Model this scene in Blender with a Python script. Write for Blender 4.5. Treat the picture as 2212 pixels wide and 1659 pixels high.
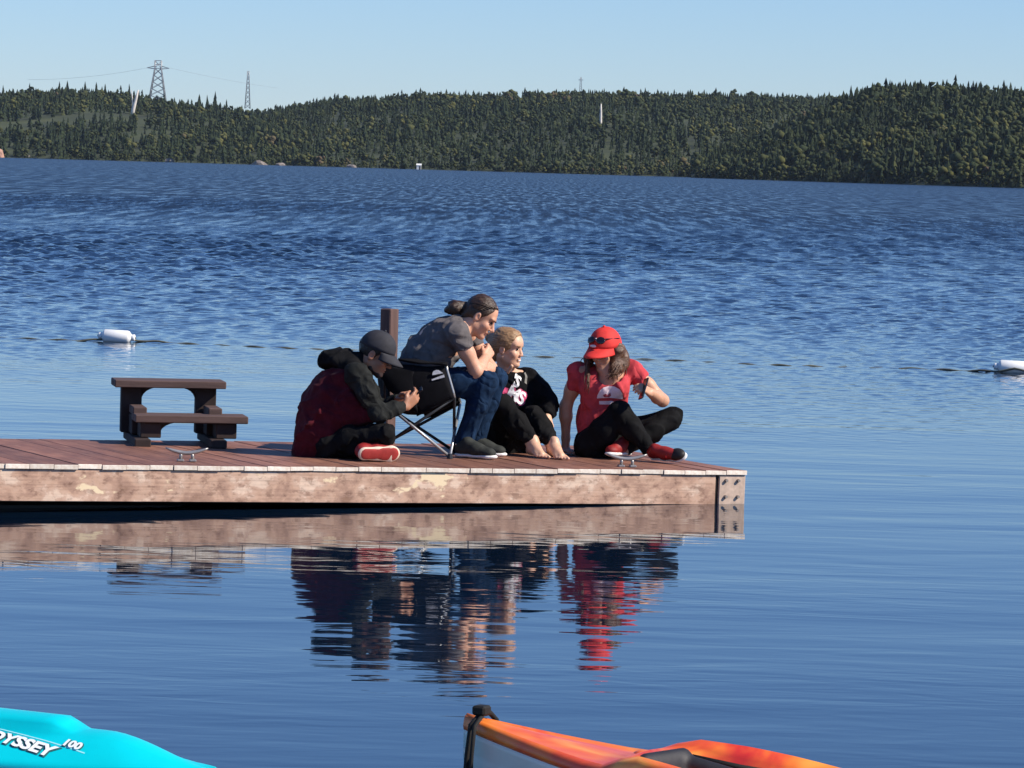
import bpy, bmesh, math, random
import numpy as np
from mathutils import Vector, Matrix
from mathutils.bvhtree import BVHTree

for o in list(bpy.data.objects):
    bpy.data.objects.remove(o)
scene = bpy.context.scene
col = scene.collection
R = math.radians
random.seed(7)
rng = np.random.default_rng(7)

# ------------------------------------------------------------------ camera
CAM_H = 2.034
PITCH = math.atan(466.5 / 8400.0)
ROLL = R(1.6)
FPX = 8400.0                      # focal length in pixels of a 2212 px wide picture
F_ = Vector((0, math.cos(PITCH), -math.sin(PITCH)))
R0 = Vector((1, 0, 0))
U0 = R0.cross(F_)
RV = R0 * math.cos(ROLL) + U0 * math.sin(ROLL)
UV = U0 * math.cos(ROLL) - R0 * math.sin(ROLL)
cam_data = bpy.data.cameras.new('camera')
cam_data.sensor_width = 36.0
cam_data.lens = FPX / 2212.0 * 36.0
cam_data.clip_start = 0.5
cam_data.clip_end = 12000
cam = bpy.data.objects.new('camera', cam_data)
col.objects.link(cam)
cam.matrix_world = Matrix(((RV.x, UV.x, -F_.x, 0), (RV.y, UV.y, -F_.y, 0),
                           (RV.z, UV.z, -F_.z, CAM_H), (0, 0, 0, 1)))
scene.camera = cam

# ------------------------------------------------------------------ sky, sun, exposure
SUN_EL, SUN_AZ = R(38), R(14)     # azimuth measured from +X towards the camera (-Y)
SUN = Vector((math.cos(SUN_EL) * math.cos(SUN_AZ), -math.cos(SUN_EL) * math.sin(SUN_AZ), math.sin(SUN_EL)))
world = bpy.data.worlds.new('World')
scene.world = world
world.use_nodes = True
wn = world.node_tree
wn.nodes.clear()
sky = wn.nodes.new('ShaderNodeTexSky')
sky.sky_type = 'NISHITA'
sky.sun_disc = False
sky.sun_elevation = SUN_EL
sky.sun_rotation = math.atan2(SUN.x, SUN.y)
sky.altitude = 1000
sky.air_density = 1.1
sky.dust_density = 0.0
sky.ozone_density = 8.0
bg = wn.nodes.new('ShaderNodeBackground')
bg.inputs['Strength'].default_value = 0.102
wo = wn.nodes.new('ShaderNodeOutputWorld')
tintn = wn.nodes.new('ShaderNodeMix')
tintn.data_type = 'RGBA'
tintn.blend_type = 'MULTIPLY'
tintn.inputs[0].default_value = 1.0
tintn.inputs[7].default_value = (0.86, 0.93, 1.11, 1)     # one even tint: the clear cold blue of the day
wn.links.new(sky.outputs[0], tintn.inputs[6])
wn.links.new(tintn.outputs[2], bg.inputs[0])
wn.links.new(bg.outputs[0], wo.inputs[0])
sl = bpy.data.lights.new('sun', 'SUN')
sl.energy = 5.0
sl.angle = R(0.53)
sl.color = (1.0, 0.91, 0.78)
sun = bpy.data.objects.new('sun', sl)
col.objects.link(sun)
sun.rotation_euler = SUN.to_track_quat('Z', 'Y').to_euler()
sun.location = (30, -20, 40)
scene.view_settings.view_transform = 'Standard'
scene.view_settings.look = 'None'
scene.view_settings.exposure = 0.3
scene.view_settings.gamma = 1.0
scene.view_settings.use_curve_mapping = False
scene.cycles.max_bounces = 6
scene.cycles.use_denoising = True

# ------------------------------------------------------------------ picture measurements -> places
def ray(u, v):
    return F_ + RV * ((u - 1106.0) / FPX) + UV * ((829.5 - v) / FPX)
CAMP = Vector((0, 0, CAM_H))
def at(u, v, Y):
    d = ray(u, v)
    return CAMP + d * (Y / d.y)
def onz(u, v, z=0.0):
    d = ray(u, v)
    return CAMP + d * ((z - CAM_H) / d.z)
def crop(x0, y0, s):
    return lambda x, y, Y: at((x0 + x / s) * 0.548611, (y0 + y / s) * 0.548611, Y)
ZA = crop(1150, 1280, 2.911)
ZB = crop(1550, 1130, 3.0164)
ZC = crop(1850, 1250, 2.7644)
ZD = crop(2150, 1250, 2.765)
ZE = crop(1500, 1400, 3.686)
ZS = crop(400, 1450, 3.5677)

# ------------------------------------------------------------------ object helpers
def link(name, data, parent=None):
    o = bpy.data.objects.new(name, data)
    col.objects.link(o)
    if parent is not None:
        o.parent = parent
    return o
def tag(o, label=None, cat=None, group=None, kind=None):
    if label: o['label'] = label
    if cat: o['category'] = cat
    if group: o['group'] = group
    if kind: o['kind'] = kind
    return o
def empty(name, loc, label, cat, group=None):
    o = link(name, None)
    o.location = loc
    o.empty_display_size = 0.1
    return tag(o, label, cat, group)
def np_mesh(name, V, Q, mats, smooth=True, attrs=None):
    """V (n,3) float, Q (m,4 or 3) int"""
    me = bpy.data.meshes.new(name)
    V = np.ascontiguousarray(V, np.float32); Q = np.ascontiguousarray(Q, np.int32)
    m, c = Q.shape
    me.vertices.add(len(V)); me.vertices.foreach_set('co', V.ravel())
    me.loops.add(m * c); me.loops.foreach_set('vertex_index', Q.ravel())
    me.polygons.add(m)
    me.polygons.foreach_set('loop_start', np.arange(m, dtype=np.int32) * c)
    me.polygons.foreach_set('loop_total', np.full(m, c, np.int32))
    me.polygons.foreach_set('use_smooth', np.full(m, smooth) if isinstance(smooth, bool) else np.ascontiguousarray(smooth, bool))
    if attrs:
        for k, a in attrs.items():
            at_ = me.attributes.new(k, 'FLOAT', 'POINT')
            at_.data.foreach_set('value', np.ascontiguousarray(a, np.float32))
    me.update(calc_edges=True)
    me.validate()
    for mt in (mats if isinstance(mats, (list, tuple)) else [mats]):
        me.materials.append(mt)
    return me
def bm_obj(name, bm, mat, parent=None, smooth=False):
    me = bpy.data.meshes.new(name)
    bmesh.ops.recalc_face_normals(bm, faces=bm.faces[:])
    bm.to_mesh(me); bm.free()
    for mt in (mat if isinstance(mat, (list, tuple)) else [mat]):
        me.materials.append(mt)
    if smooth:
        me.polygons.foreach_set('use_smooth', np.full(len(me.polygons), True))
    return link(name, me, parent)
def bm_box(bm, c, size, M=None, bevel=0.0):
    """box centred at c, optional 3x3 rotation M"""
    c = Vector(c)
    r = bmesh.ops.create_cube(bm, size=1.0)
    vs = r['verts']
    for v in vs:
        p = Vector((v.co.x * size[0], v.co.y * size[1], v.co.z * size[2]))
        v.co = c + (M @ p if M is not None else p)
    if bevel:
        es = list({e for v in vs for e in v.link_edges})
        bmesh.ops.bevel(bm, geom=es, offset=bevel, segments=1, affect='EDGES', profile=0.5)
def bm_tube(bm, pts, radii, seg=10, caps=True):
    pts = [Vector(p) for p in pts]
    if not isinstance(radii, (list, tuple)): radii = [radii] * len(pts)
    rings = []
    ref = None
    for i, p in enumerate(pts):
        t = (pts[min(i + 1, len(pts) - 1)] - pts[max(i - 1, 0)]).normalized()
        if ref is None:
            ref = t.orthogonal().normalized()
        a = (ref - t * ref.dot(t)).normalized(); ref = a
        b = t.cross(a)
        rings.append([bm.verts.new(p + (a * math.cos(2 * math.pi * k / seg) + b * math.sin(2 * math.pi * k / seg)) * radii[i]) for k in range(seg)])
    for r1, r2 in zip(rings, rings[1:]):
        for k in range(seg):
            bm.faces.new((r1[k], r1[(k + 1) % seg], r2[(k + 1) % seg], r2[k]))
    if caps:
        bm.faces.new(rings[0][::-1]); bm.faces.new(rings[-1])
def tube(name, pts, radii, mat, parent=None, seg=10, off=Vector((0, 0, 0))):
    bm = bmesh.new()
    bm_tube(bm, [Vector(p) - off for p in pts], radii, seg)
    return bm_obj(name, bm, mat, parent, True)

# ------------------------------------------------------------------ materials
def new_mat(name):
    m = bpy.data.materials.new(name)
    m.use_nodes = True
    nt = m.node_tree
    return m, nt, nt.nodes['Principled BSDF']
def ramp(nt, stops, fac=None):
    r = nt.nodes.new('ShaderNodeValToRGB')
    el = r.color_ramp.elements
    el[0].position, el[0].color = stops[0][0], (*stops[0][1], 1)
    el[1].position, el[1].color = stops[-1][0], (*stops[-1][1], 1)
    for p, c in stops[1:-1]:
        e = el.new(p); e.color = (*c, 1)
    if fac is not None: nt.links.new(fac, r.inputs[0])
    return r
def noise(nt, scale, detail=4, rough=0.6, vec=None, mapscale=None, dist=0.0):
    n = nt.nodes.new('ShaderNodeTexNoise')
    n.inputs['Scale'].default_value = scale
    n.inputs['Detail'].default_value = detail
    n.inputs['Roughness'].default_value = rough
    n.inputs['Distortion'].default_value = dist
    if vec is None:
        vec = nt.nodes.new('ShaderNodeTexCoord').outputs['Object']
    if mapscale:
        mp = nt.nodes.new('ShaderNodeMapping')
        mp.inputs['Scale'].default_value = mapscale
        nt.links.new(vec, mp.inputs[0]); vec = mp.outputs[0]
    nt.links.new(vec, n.inputs['Vector'])
    return n
def bump(nt, h, strength, dist=0.01, normal=None):
    b = nt.nodes.new('ShaderNodeBump')
    b.inputs['Strength'].default_value = strength
    b.inputs['Distance'].default_value = dist
    nt.links.new(h, b.inputs['Height'])
    if normal is not None: nt.links.new(normal, b.inputs['Normal'])
    return b
def simple(name, c, rough=0.7, var=0.25, scale=14, bscale=160, bstr=0.25, bdist=0.002, spec=0.4, metal=0.0, sss=0.0, mapscale=None, sheen=0.0, crease=None):
    m, nt, p = new_mat(name)
    n = noise(nt, scale, 5, 0.6, mapscale=mapscale)
    lo = tuple(x * (1 - var) for x in c); hi = tuple(min(1, x * (1 + var)) for x in c)
    r = ramp(nt, [(0.3, lo), (0.7, hi)], n.outputs[0])
    nt.links.new(r.outputs[0], p.inputs['Base Color'])
    p.inputs['Roughness'].default_value = rough
    p.inputs['Specular IOR Level'].default_value = spec
    p.inputs['Metallic'].default_value = metal
    if sheen: p.inputs['Sheen Weight'].default_value = sheen
    if sss:
        p.inputs['Subsurface Weight'].default_value = sss
        p.inputs['Subsurface Radius'].default_value = (0.012, 0.004, 0.002)
        p.inputs['Subsurface Scale'].default_value = 1.0
    if bstr:
        n2 = noise(nt, bscale, 3, 0.6)
        nb_ = None
        if crease:
            n3 = noise(nt, crease[0] * 0.62, 1.5, 0.45, dist=0.9)
            m1 = nt.nodes.new('ShaderNodeMath'); m1.operation = 'SUBTRACT'; m1.inputs[1].default_value = 0.5
            m2 = nt.nodes.new('ShaderNodeMath'); m2.operation = 'ABSOLUTE'
            m3 = nt.nodes.new('ShaderNodeMath'); m3.operation = 'POWER'; m3.inputs[1].default_value = 0.85
            nt.links.new(n3.outputs[0], m1.inputs[0]); nt.links.new(m1.outputs[0], m2.inputs[0]); nt.links.new(m2.outputs[0], m3.inputs[0])
            nb_ = bump(nt, m3.outputs[0], 1.0, crease[1] * 0.55).outputs[0]
        b = bump(nt, n2.outputs[0], bstr, bdist, nb_)
        nt.links.new(b.outputs[0], p.inputs['Normal'])
    return m
# ------------------------------------------------------------------ water
def smooth(a, b, x):
    t = np.clip((x - a) / (b - a), 0, 1)
    return t * t * (3 - 2 * t)
def m_water():
    m, nt, p = new_mat('lake_water')
    L = nt.links
    p.inputs['Base Color'].default_value = (0.003, 0.011, 0.027, 1)
    p.inputs['IOR'].default_value = 1.333
    tc = nt.nodes.new('ShaderNodeTexCoord').outputs['Object']
    sep = nt.nodes.new('ShaderNodeSeparateXYZ'); L.new(tc, sep.inputs[0])
    def maprange(v, a, b, c=0.0, d=1.0):
        n = nt.nodes.new('ShaderNodeMapRange')
        n.interpolation_type = 'SMOOTHSTEP'
        n.inputs[1].default_value = a; n.inputs[2].default_value = b
        n.inputs[3].default_value = c; n.inputs[4].default_value = d
        L.new(v, n.inputs[0]); return n.outputs[0]
    def mul(a, b):
        n = nt.nodes.new('ShaderNodeMath'); n.operation = 'MULTIPLY'
        for i, x in enumerate((a, b)):
            if isinstance(x, (int, float)): n.inputs[i].default_value = x
            else: L.new(x, n.inputs[i])
        return n.outputs[0]
    def add(a, b):
        n = nt.nodes.new('ShaderNodeMath'); n.operation = 'ADD'
        L.new(a, n.inputs[0]); L.new(b, n.inputs[1]); return n.outputs[0]
    # sheltered water by the dock: slow swells and fine cat's-paw ripples, crests roughly across the view
    # waves too small to see one by one far out act as a rougher surface, in wind-drawn patches of every size
    pt = noise(nt, 1.0, 7, 0.72, tc, (1.9, 0.085, 1), 0.3)
    L.new(mul(maprange(sep.outputs[1], 45, 190, 0.03, 0.40), maprange(pt.outputs[0], 0.36, 0.64, 0.45, 1.45)), p.inputs['Roughness'])
    n1 = noise(nt, 1.0, 2, 0.5, tc, (0.8, 2.2, 1), 0.6)
    n2 = noise(nt, 1.0, 2, 0.5, tc, (2.6, 7.0, 1), 0.7)
    n3 = noise(nt, 1.0, 2, 0.5, tc, (0.12, 0.5, 1), 0.4)
    gust = maprange(noise(nt, 1.0, 2, 0.5, tc, (0.10, 0.25, 1)).outputs[0], 0.4, 0.62, 0.35, 1.3)
    calm = add(add(mul(n1.outputs[0], 0.0040), mul(mul(n2.outputs[0], gust), 0.0013)), mul(n3.outputs[0], 0.016))
    # wind-ruffled water further out
    c1 = noise(nt, 1.0, 3, 0.6, tc, (7.0, 7.0, 1), 0.5)
    chop = mul(c1.outputs[0], 0.012)
    h = add(calm, mul(chop, maprange(sep.outputs[1], 27, 60)))
    b = nt.nodes.new('ShaderNodeBump')
    b.inputs['Strength'].default_value = 1.0
    b.inputs['Distance'].default_value = 1.0
    L.new(h, b.inputs['Height'])
    L.new(b.outputs[0], p.inputs['Normal'])
    return m
def build_water():
    a_in = np.arange(-0.19, 0.1901, 0.0013)
    wing = np.arange(0.195, 0.36, 0.006)
    a = np.concatenate([[-0.9, -0.6, -0.42], -wing[::-1], a_in, wing, [0.42, 0.6, 0.9]])
    ys = [11.2, 15, 20, 24]
    y = 26.0
    def YSTEP(q): return 0.0018 + 0.0027 * smooth(50, 420, q)
    while y < 330:
        ys.append(y); y *= 1.0 + float(YSTEP(y))
    ys += [350, 420, 600, 900, 1400, 2200, 3000, 3900]
    ys = np.array(ys)
    A, Y = np.meshgrid(a, ys)
    X = A * Y
    lf = np.sin(X * 0.21 + 1.3) * np.sin(Y * 0.11 + X * 0.05) + 0.6 * np.sin(X * 0.5 - Y * 0.23 + 2.0)
    amp = smooth(25, 62, Y + 4 * lf) * (1 - smooth(0.30, 0.355, np.abs(A))) * (1 - smooth(200, 320, Y))
    amp *= 1 - 0.58 * smooth(62, 150, Y)
    amp *= 0.85 + 0.3 * np.sin(X * 0.13 - Y * 0.045 + 1.0 * np.sin(Y * 0.03))
    Z = np.zeros_like(X)
    S2 = np.full_like(X, 1e-6)
    r2 = np.random.default_rng(3)
    step = YSTEP(Y) * Y
    for i in range(110):
        lam = 0.09 * (1.5 / 0.09) ** ((i + r2.random()) / 110)
        th = r2.uniform(0, np.pi)
        kx, ky = 2 * np.pi / lam * np.cos(th), 2 * np.pi / lam * np.sin(th)
        ph = r2.random() * 6.28
        # waves shorter than the mesh step die out, long ones only build up far out on the lake
        w = smooth(1.8, 3.2, lam / step) * (1 - smooth(3.6, 6.5, lam / step)) * r2.uniform(0.6, 1.3)
        Z += w * lam / (2 * np.pi) * np.sin(kx * X + ky * Y + ph)
        S2 += w * w * 0.5
    Z = 0.30 * Z / np.sqrt(np.maximum(S2, 3.0))
    Zc = Z * amp
    V = np.stack([X, Y, Zc], -1).reshape(-1, 3)
    n, m = X.shape
    I = np.arange(n * m).reshape(n, m)
    Q = np.stack([I[:-1, :-1], I[:-1, 1:], I[1:, 1:], I[1:, :-1]], -1).reshape(-1, 4)
    o = link('lake_water', np_mesh('lake_water', V, Q, m_water()))
    tag(o, 'blue lake water, rippled far out and calm round the dock', None, None, 'structure')
build_water()

# ------------------------------------------------------------------ near beach under the kayaks (below the frame)
def build_beach():
    m, nt, p = new_mat('beach_sand')
    n = noise(nt, 3, 6); r = ramp(nt, [(0.3, (0.30, 0.25, 0.19)), (0.7, (0.48, 0.41, 0.32))], n.outputs[0])
    nt.links.new(r.outputs[0], p.inputs['Base Color']); p.inputs['Roughness'].default_value = 0.9
    b = bump(nt, noise(nt, 40, 4).outputs[0], 0.6, 0.02); nt.links.new(b.outputs[0], p.inputs['Normal'])
    xs = np.concatenate([[-400, -120, -40], np.linspace(-14, 14, 57), [40, 120, 400]]); ys = np.concatenate([[-300, -80, -25], np.linspace(-10, 12.4, 46)])
    X, Y = np.meshgrid(xs, ys)
    Z = np.clip((11.6 - Y) * 0.045, -0.05, 1.6) + 0.02 * np.sin(X * 1.3) * np.sin(Y * 1.7) - 0.03
    n_, m_ = X.shape
    I = np.arange(n_ * m_).reshape(n_, m_)
    Q = np.stack([I[:-1, :-1], I[:-1, 1:], I[1:, 1:], I[1:, :-1]], -1).reshape(-1, 4)
    o = link('beach', np_mesh('beach', np.stack([X, Y, Z], -1).reshape(-1, 3), Q, m))
    tag(o, 'sandy shore in front of the camera', None, None, 'structure')
build_beach()

# ------------------------------------------------------------------ hills across the lake
def horizon_v(u): return 363.0 + (u - 1106.0) * math.tan(ROLL)
def interp(tab):
    xs = [t[0] for t in tab]; ys = [t[1] for t in tab]
    return lambda u: np.interp(u, xs, ys)
def hill(name, us, shore_y, ridge_y, ridge_v, pw, label, mat, back=500.0, nu=90, nt_=26):
    """a hill standing between its shore line and its ridge; ridge_v is where the ground ridge is seen"""
    uu = np.linspace(us[0], us[1], nu)
    H = np.zeros((nu, nt_ + 5)); XX = np.zeros_like(H); YY = np.zeros_like(H)
    for i, u in enumerate(uu):
        sy, ry = float(shore_y(u)), float(ridge_y(u))
        hr = CAM_H + (horizon_v(u) - float(ridge_v(u))) / FPX * ry
        hr = max(hr, 0.5)
        for j in range(nt_ + 5):
            t = j / nt_
            if t <= 1.0:
                y = sy + (ry - sy) * t
                z = -0.3 + (hr + 0.3) * (math.sin(t * math.pi / 2) ** pw if t > 0 else 0)
                z += 1.2 * math.sin(u * 0.021 + t * 9) * t * (1 - t) * 2
            else:
                y = ry + back * (t - 1) * nt_ / 4
                z = hr * (1 - ((t - 1) * nt_ / 4) ** 2)
            XX[i, j] = (u - 1106.0) / FPX * y; YY[i, j] = y; H[i, j] = z
    I = np.arange(H.size).reshape(H.shape)
    Q = np.stack([I[:-1, :-1], I[1:, :-1], I[1:, 1:], I[:-1, 1:]], -1).reshape(-1, 4)
    o = link(name, np_mesh(name, np.stack([XX, YY, H], -1).reshape(-1, 3), Q, mat))
    tag(o, label, None, None, 'structure')
    def place(u, t):
        i = (u - us[0]) / (us[1] - us[0]) * (nu - 1); j = t * nt_
        i0 = np.clip(np.floor(i).astype(int), 0, nu - 2); j0 = np.clip(np.floor(j).astype(int), 0, nt_ + 3)
        fi, fj = i - i0, j - j0
        def bl(T): return (T[i0, j0] * (1 - fi) * (1 - fj) + T[i0 + 1, j0] * fi * (1 - fj) + T[i0, j0 + 1] * (1 - fi) * fj + T[i0 + 1, j0 + 1] * fi * fj)
        return np.stack([bl(XX), bl(YY), bl(H)], -1)
    def find(u, v):
        for t in np.linspace(0.02, 1.0, 200):
            p = place(np.array([u * 1.0]), np.array([t]))[0]
            if horizon_v(u) - (p[2] - CAM_H) / p[1] * FPX < v: return t, Vector(p)
        return 1.0, Vector(p)
    place.find = find
    return place
def m_hillground():
    m, nt, p = new_mat('hill_ground')
    n = noise(nt, 0.03, 6); r = ramp(nt, [(0.35, (0.020, 0.028, 0.010)), (0.6, (0.045, 0.058, 0.016)), (0.75, (0.075, 0.080, 0.028))], n.outputs[0])
    nt.links.new(r.outputs[0], p.inputs['Base Color']); p.inputs['Roughness'].default_value = 1.0
    return m
HG = m_hillground()
BIG = 1500
hill_left = hill('hill_left', (-700, 720), interp([(-700, 2150), (720, 2000)]), interp([(-700, 2700), (720, 2600)]),
                 interp([(-700, 270), (-300, 236), (0, 219), (120, 215), (230, 220), (330, 231), (430, 247), (520, 262), (600, 278), (720, 312)]), 1.0,
                 'low wooded hill on the left of the far shore', HG)
hill_mid = hill('hill_middle', (430, 2300), interp([(430, 2050), (1100, 1900), (1700, 1750), (2300, 1700)]), interp([(430, 3000), (900, 2700), (1300, 2600), (1700, 2800), (2300, 3000)]),
                interp([(430, 276), (520, 262), (580, 252), (640, 242), (700, 233), (800, 227), (900, 224), (1100, 224), (1250, 219), (1400, 221), (1600, 226), (1800, 233), (2000, 246), (2300, 270)]), 1.1,
                'long wooded hill behind the lake', HG)
hill_right = hill('hill_right', (1480, 2950), interp([(1480, 1650), (1700, 1500), (2212, 1300), (2950, 1250)]), interp([(1480, 1750), (1800, 1800), (2212, 1750), (2950, 1700)]),
                  interp([(1480, 372), (1560, 348), (1650, 316), (1740, 272), (1800, 246), (1860, 225), (1950, 217), (2050, 217), (2150, 223), (2212, 229), (2400, 230), (2950, 330)]), 0.9,
                  'wooded hill rising on the right of the far shore', HG)

# tree shapes -------------------------------------------------------
def spruce_template(seed, tiers=4, seg=6):
    r = np.random.default_rng(seed)
    V, T = [], []
    for k in range(tiers):
        f = k / tiers
        z0 = 0.10 + 0.86 * f ** 0.95
        z1 = min(1.0, z0 + 0.30 * (1 - 0.45 * f))
        rad = 0.21 * (1 - f) ** 0.85 + 0.018
        b = len(V)
        for s in range(seg):
            a = 2 * math.pi * (s + 0.5 * (k % 2)) / seg + r.normal(0, 0.12)
            rr = rad * (1.0 + (0.28 if s % 2 else -0.28) + r.normal(0, 0.16))
            V.append((rr * math.cos(a), rr * math.sin(a), z0 - 0.05 * rr / rad + r.normal(0, 0.012)))
        V.append((r.normal(0, 0.008), r.normal(0, 0.008), z1))
        for s in range(seg):
            T.append((b + s, b + (s + 1) % seg, b + seg))
        for s in range(1, seg - 1):
            T.append((b, b + s + 1, b + s))
    return np.array(V), np.array(T)
def broad_template(seed):
    r = np.random.default_rng(seed)
    V, T = [], []
    bm = bmesh.new(); bmesh.ops.create_icosphere(bm, subdivisions=1, radius=1)
    bv = np.array([v.co[:] for v in bm.verts]); bt = np.array([[v.index for v in f.verts] for f in bm.faces]); bm.free()
    for k in range(6):
        c = np.array([r.normal(0, 0.12), r.normal(0, 0.12), 0.36 + 0.12 * k * r.uniform(0.6, 1.1)])
        s = r.uniform(0.11, 0.19)
        b = len(V)
        for v in bv:
            V.append(tuple(c + v * s * (1 + r.normal(0, 0.22)) * np.array([1, 1, 0.95])))
        T += [tuple(t + b) for t in bt]
    return np.array(V), np.array(T)
SPR = [spruce_template(i) for i in range(6)]
BRD = [broad_template(50 + i) for i in range(4)]
def m_foliage(name, stops):
    m, nt, p = new_mat(name)
    a = nt.nodes.new('ShaderNodeAttribute'); a.attribute_name = 'tint'
    r = ramp(nt, stops, a.outputs['Fac'])
    n = noise(nt, 0.9, 3)
    mx = nt.nodes.new('ShaderNodeMix'); mx.data_type = 'RGBA'; mx.blend_type = 'MULTIPLY'
    mx.inputs[0].default_value = 0.6
    r2 = ramp(nt, [(0.3, (0.55, 0.55, 0.55)), (0.7, (1.3, 1.3, 1.2))], n.outputs[0])
    nt.links.new(r.outputs[0], mx.inputs[6]); nt.links.new(r2.outputs[0], mx.inputs[7])
    nt.links.new(mx.outputs[2], p.inputs['Base Color'])
    p.inputs['Roughness'].default_value = 0.85
    p.inputs['Specular IOR Level'].default_value = 0.2
    return m
FOL = m_foliage('forest_foliage', [(0.0, (0.0131, 0.0230, 0.0115)), (0.35, (0.0213, 0.0344, 0.0148)), (0.6, (0.0328, 0.0459, 0.0180)), (0.8, (0.0533, 0.0615, 0.0213)), (0.93, (0.10, 0.10, 0.03)), (1.0, (0.11, 0.075, 0.05))])
def scatter(place, us, n, seed, hrange, broad=0.25, keep=None, tmax=1.05, tpow=0.9):
    r = np.random.default_rng(seed)
    u = r.uniform(us[0], us[1], n); t = r.random(n) ** tpow * tmax + 0.001
    P = place(u, t)
    k = P[:, 2] > -0.2
    if keep is not None: k &= keep(u, t, r)
    P, u, t = P[k], u[k], t[k]
    m = len(P)
    h = r.uniform(hrange[0] * 0.75, hrange[1] * 1.05, m) * np.where(r.random(m) < 0.06, 1.25, 1.0)
    clump = 0.5 + 0.5 * np.sin(P[:, 0] * 0.021 + 1.7 * np.sin(P[:, 1] * 0.017)) * np.sin(P[:, 1] * 0.024 + 0.8)
    cl2 = 0.5 + 0.5 * np.sin(P[:, 0] * 0.043 + 2.1 * np.sin(P[:, 1] * 0.031 + seed)) * np.sin(P[:, 1] * 0.05 + 1.3 * np.sin(P[:, 0] * 0.027))
    h = h * (0.72 + 0.55 * cl2)
    isb = r.random(m) < broad * (0.3 + 1.5 * clump)
    tint = np.where(isb, r.uniform(0.45, 0.9, m), np.clip(r.normal(0.30, 0.17, m), 0, 0.8)) + 0.22 * (clump - 0.5)
    h = np.where(isb, h * 0.8, h)
    wid = np.where(isb, r.uniform(0.9, 1.5, m), r.uniform(0.6, 1.05, m))
    return P, h, wid, isb, np.clip(tint, 0, 1), r
def forest(name, parts, label):
    VV, TT, AA, SM = [], [], [], []
    base = 0
    for (P, h, wid, isb, tint, r) in parts:
        rot = r.random(len(P)) * 6.28
        kind = r.integers(0, 100, len(P))
        for flag, tmpl in ((False, SPR), (True, BRD)):
            for ki, (tv, tt) in enumerate(tmpl):
                s = np.nonzero((isb == flag) & (kind % len(tmpl) == ki))[0]
                if not len(s): continue
                c, sn = np.cos(rot[s])[:, None], np.sin(rot[s])[:, None]
                H = h[s][:, None]; W = H * wid[s][:, None]
                x = (tv[:, 0] * c - tv[:, 1] * sn) * W + P[s, 0][:, None]
                y = (tv[:, 0] * sn + tv[:, 1] * c) * W + P[s, 1][:, None]
                z = tv[:, 2] * H + P[s, 2][:, None] - 0.4
                VV.append(np.stack([x, y, z], -1).reshape(-1, 3))
                TT.append((tt[None] + (np.arange(len(s)) * len(tv))[:, None, None] + base).reshape(-1, 3))
                SM.append(np.full(len(s) * len(tt), flag))
                AA.append(np.repeat(tint[s], len(tv)))
                base += len(s) * len(tv)
    me = np_mesh(name, np.concatenate(VV), np.concatenate(TT), FOL, smooth=np.concatenate(SM), attrs={'tint': np.concatenate(AA)})
    o = link(name, me)
    tag(o, label, None, None, 'stuff')
T_LEFT, P_LEFT = hill_left.find(286, 258)
T_MID, P_MID = hill_mid.find(1298, 280)
def keep_left(u, t, r):
    # grassy strip running up from the left shore to the bare trunk
    c = 0.30 + 0.20 * np.clip(u, -200, 320) / 320.0
    strip = (np.abs(t - c) < 0.065) & (u < 330)
    gap = (np.abs(u - 289) < 9) & (t < T_LEFT) & (t > T_LEFT - 0.30)
    return ~(strip & (r.random(len(u)) < 0.93)) & ~gap
def keep_mid(u, t, r):
    return ~((np.abs(u - 1298) < 6) & (t < T_MID + 0.01) & (t > T_MID - 0.28))
forest('forest_left', [scatter(hill_left, (-690, 690), 6600, 11, (5.5, 8.5), 0.22, keep_left), scatter(hill_left, (-690, 690), 560, 31, (2.2, 5.0), 0.5, None, 0.035, 1.0)], 'dense dark spruce forest covering the left hill')
forest('forest_middle', [scatter(hill_mid, (450, 2150), 9800, 12, (5.5, 8.0), 0.3, keep_mid), scatter(hill_mid, (450, 2150), 700, 32, (2.2, 5.0), 0.5, None, 0.03, 1.0)], 'dense spruce and birch forest on the long middle hill')
forest('forest_right', [scatter(hill_right, (1490, 2900), 7200, 13, (5.5, 8.5), 0.38), scatter(hill_right, (1490, 2900), 660, 33, (2.2, 4.5), 0.5, None, 0.06, 1.0)], 'mixed green forest covering the right hill')

# trees that stand out one by one along the skyline
BARK = simple('spruce_bark', (0.06, 0.045, 0.035), 0.9)
def spruce(u, vtop, Y, h, label, group, seed):
    top = at(u, vtop, Y)
    base = Vector((top.x, top.y, top.z - h))
    t = empty('spruce_tree', base, label, 'tree', group)
    tube('trunk', [(0, 0, -2.0), (0, 0, h * 0.6), (0, 0, h * 0.97)], [h * 0.02, h * 0.012, 0.02], BARK, t, 6)
    tv, tt = spruce_template(seed, 8, 8)
    W = h * random.uniform(0.55, 0.80)
    V = tv * np.array([W, W, h])
    link('crown', np_mesh('crown', V, tt, FOL, False, {'tint': np.full(len(V), random.uniform(0.05, 0.3))}), t)
ORD = ['first', 'second', 'third', 'fourth', 'fifth', 'sixth', 'seventh', 'eighth', 'ninth', 'tenth', 'eleventh', 'twelfth', 'thirteenth', 'fourteenth', 'fifteenth', 'sixteenth']
RIGHT = [(990, 150), (1070, 160), (1150, 145), (1265, 110), (1320, 140), (1375, 105), (1450, 145), (1545, 120), (1620, 140), (1680, 145), (1770, 145), (1840, 150), (1885, 160), (1950, 140), (2070, 112), (2150, 185)]
for i, (x, y) in enumerate(RIGHT):
    spruce((2800 + x / 1.795) * 0.5486, (250 + y / 1.795) * 0.5486, 1740 + 15 * (i % 3), random.uniform(13.0, 15.5),
           'dark pointed spruce on the right ridge skyline, %s from the left' % ORD[i], 'spruces along the right ridge', 100 + i)
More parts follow.
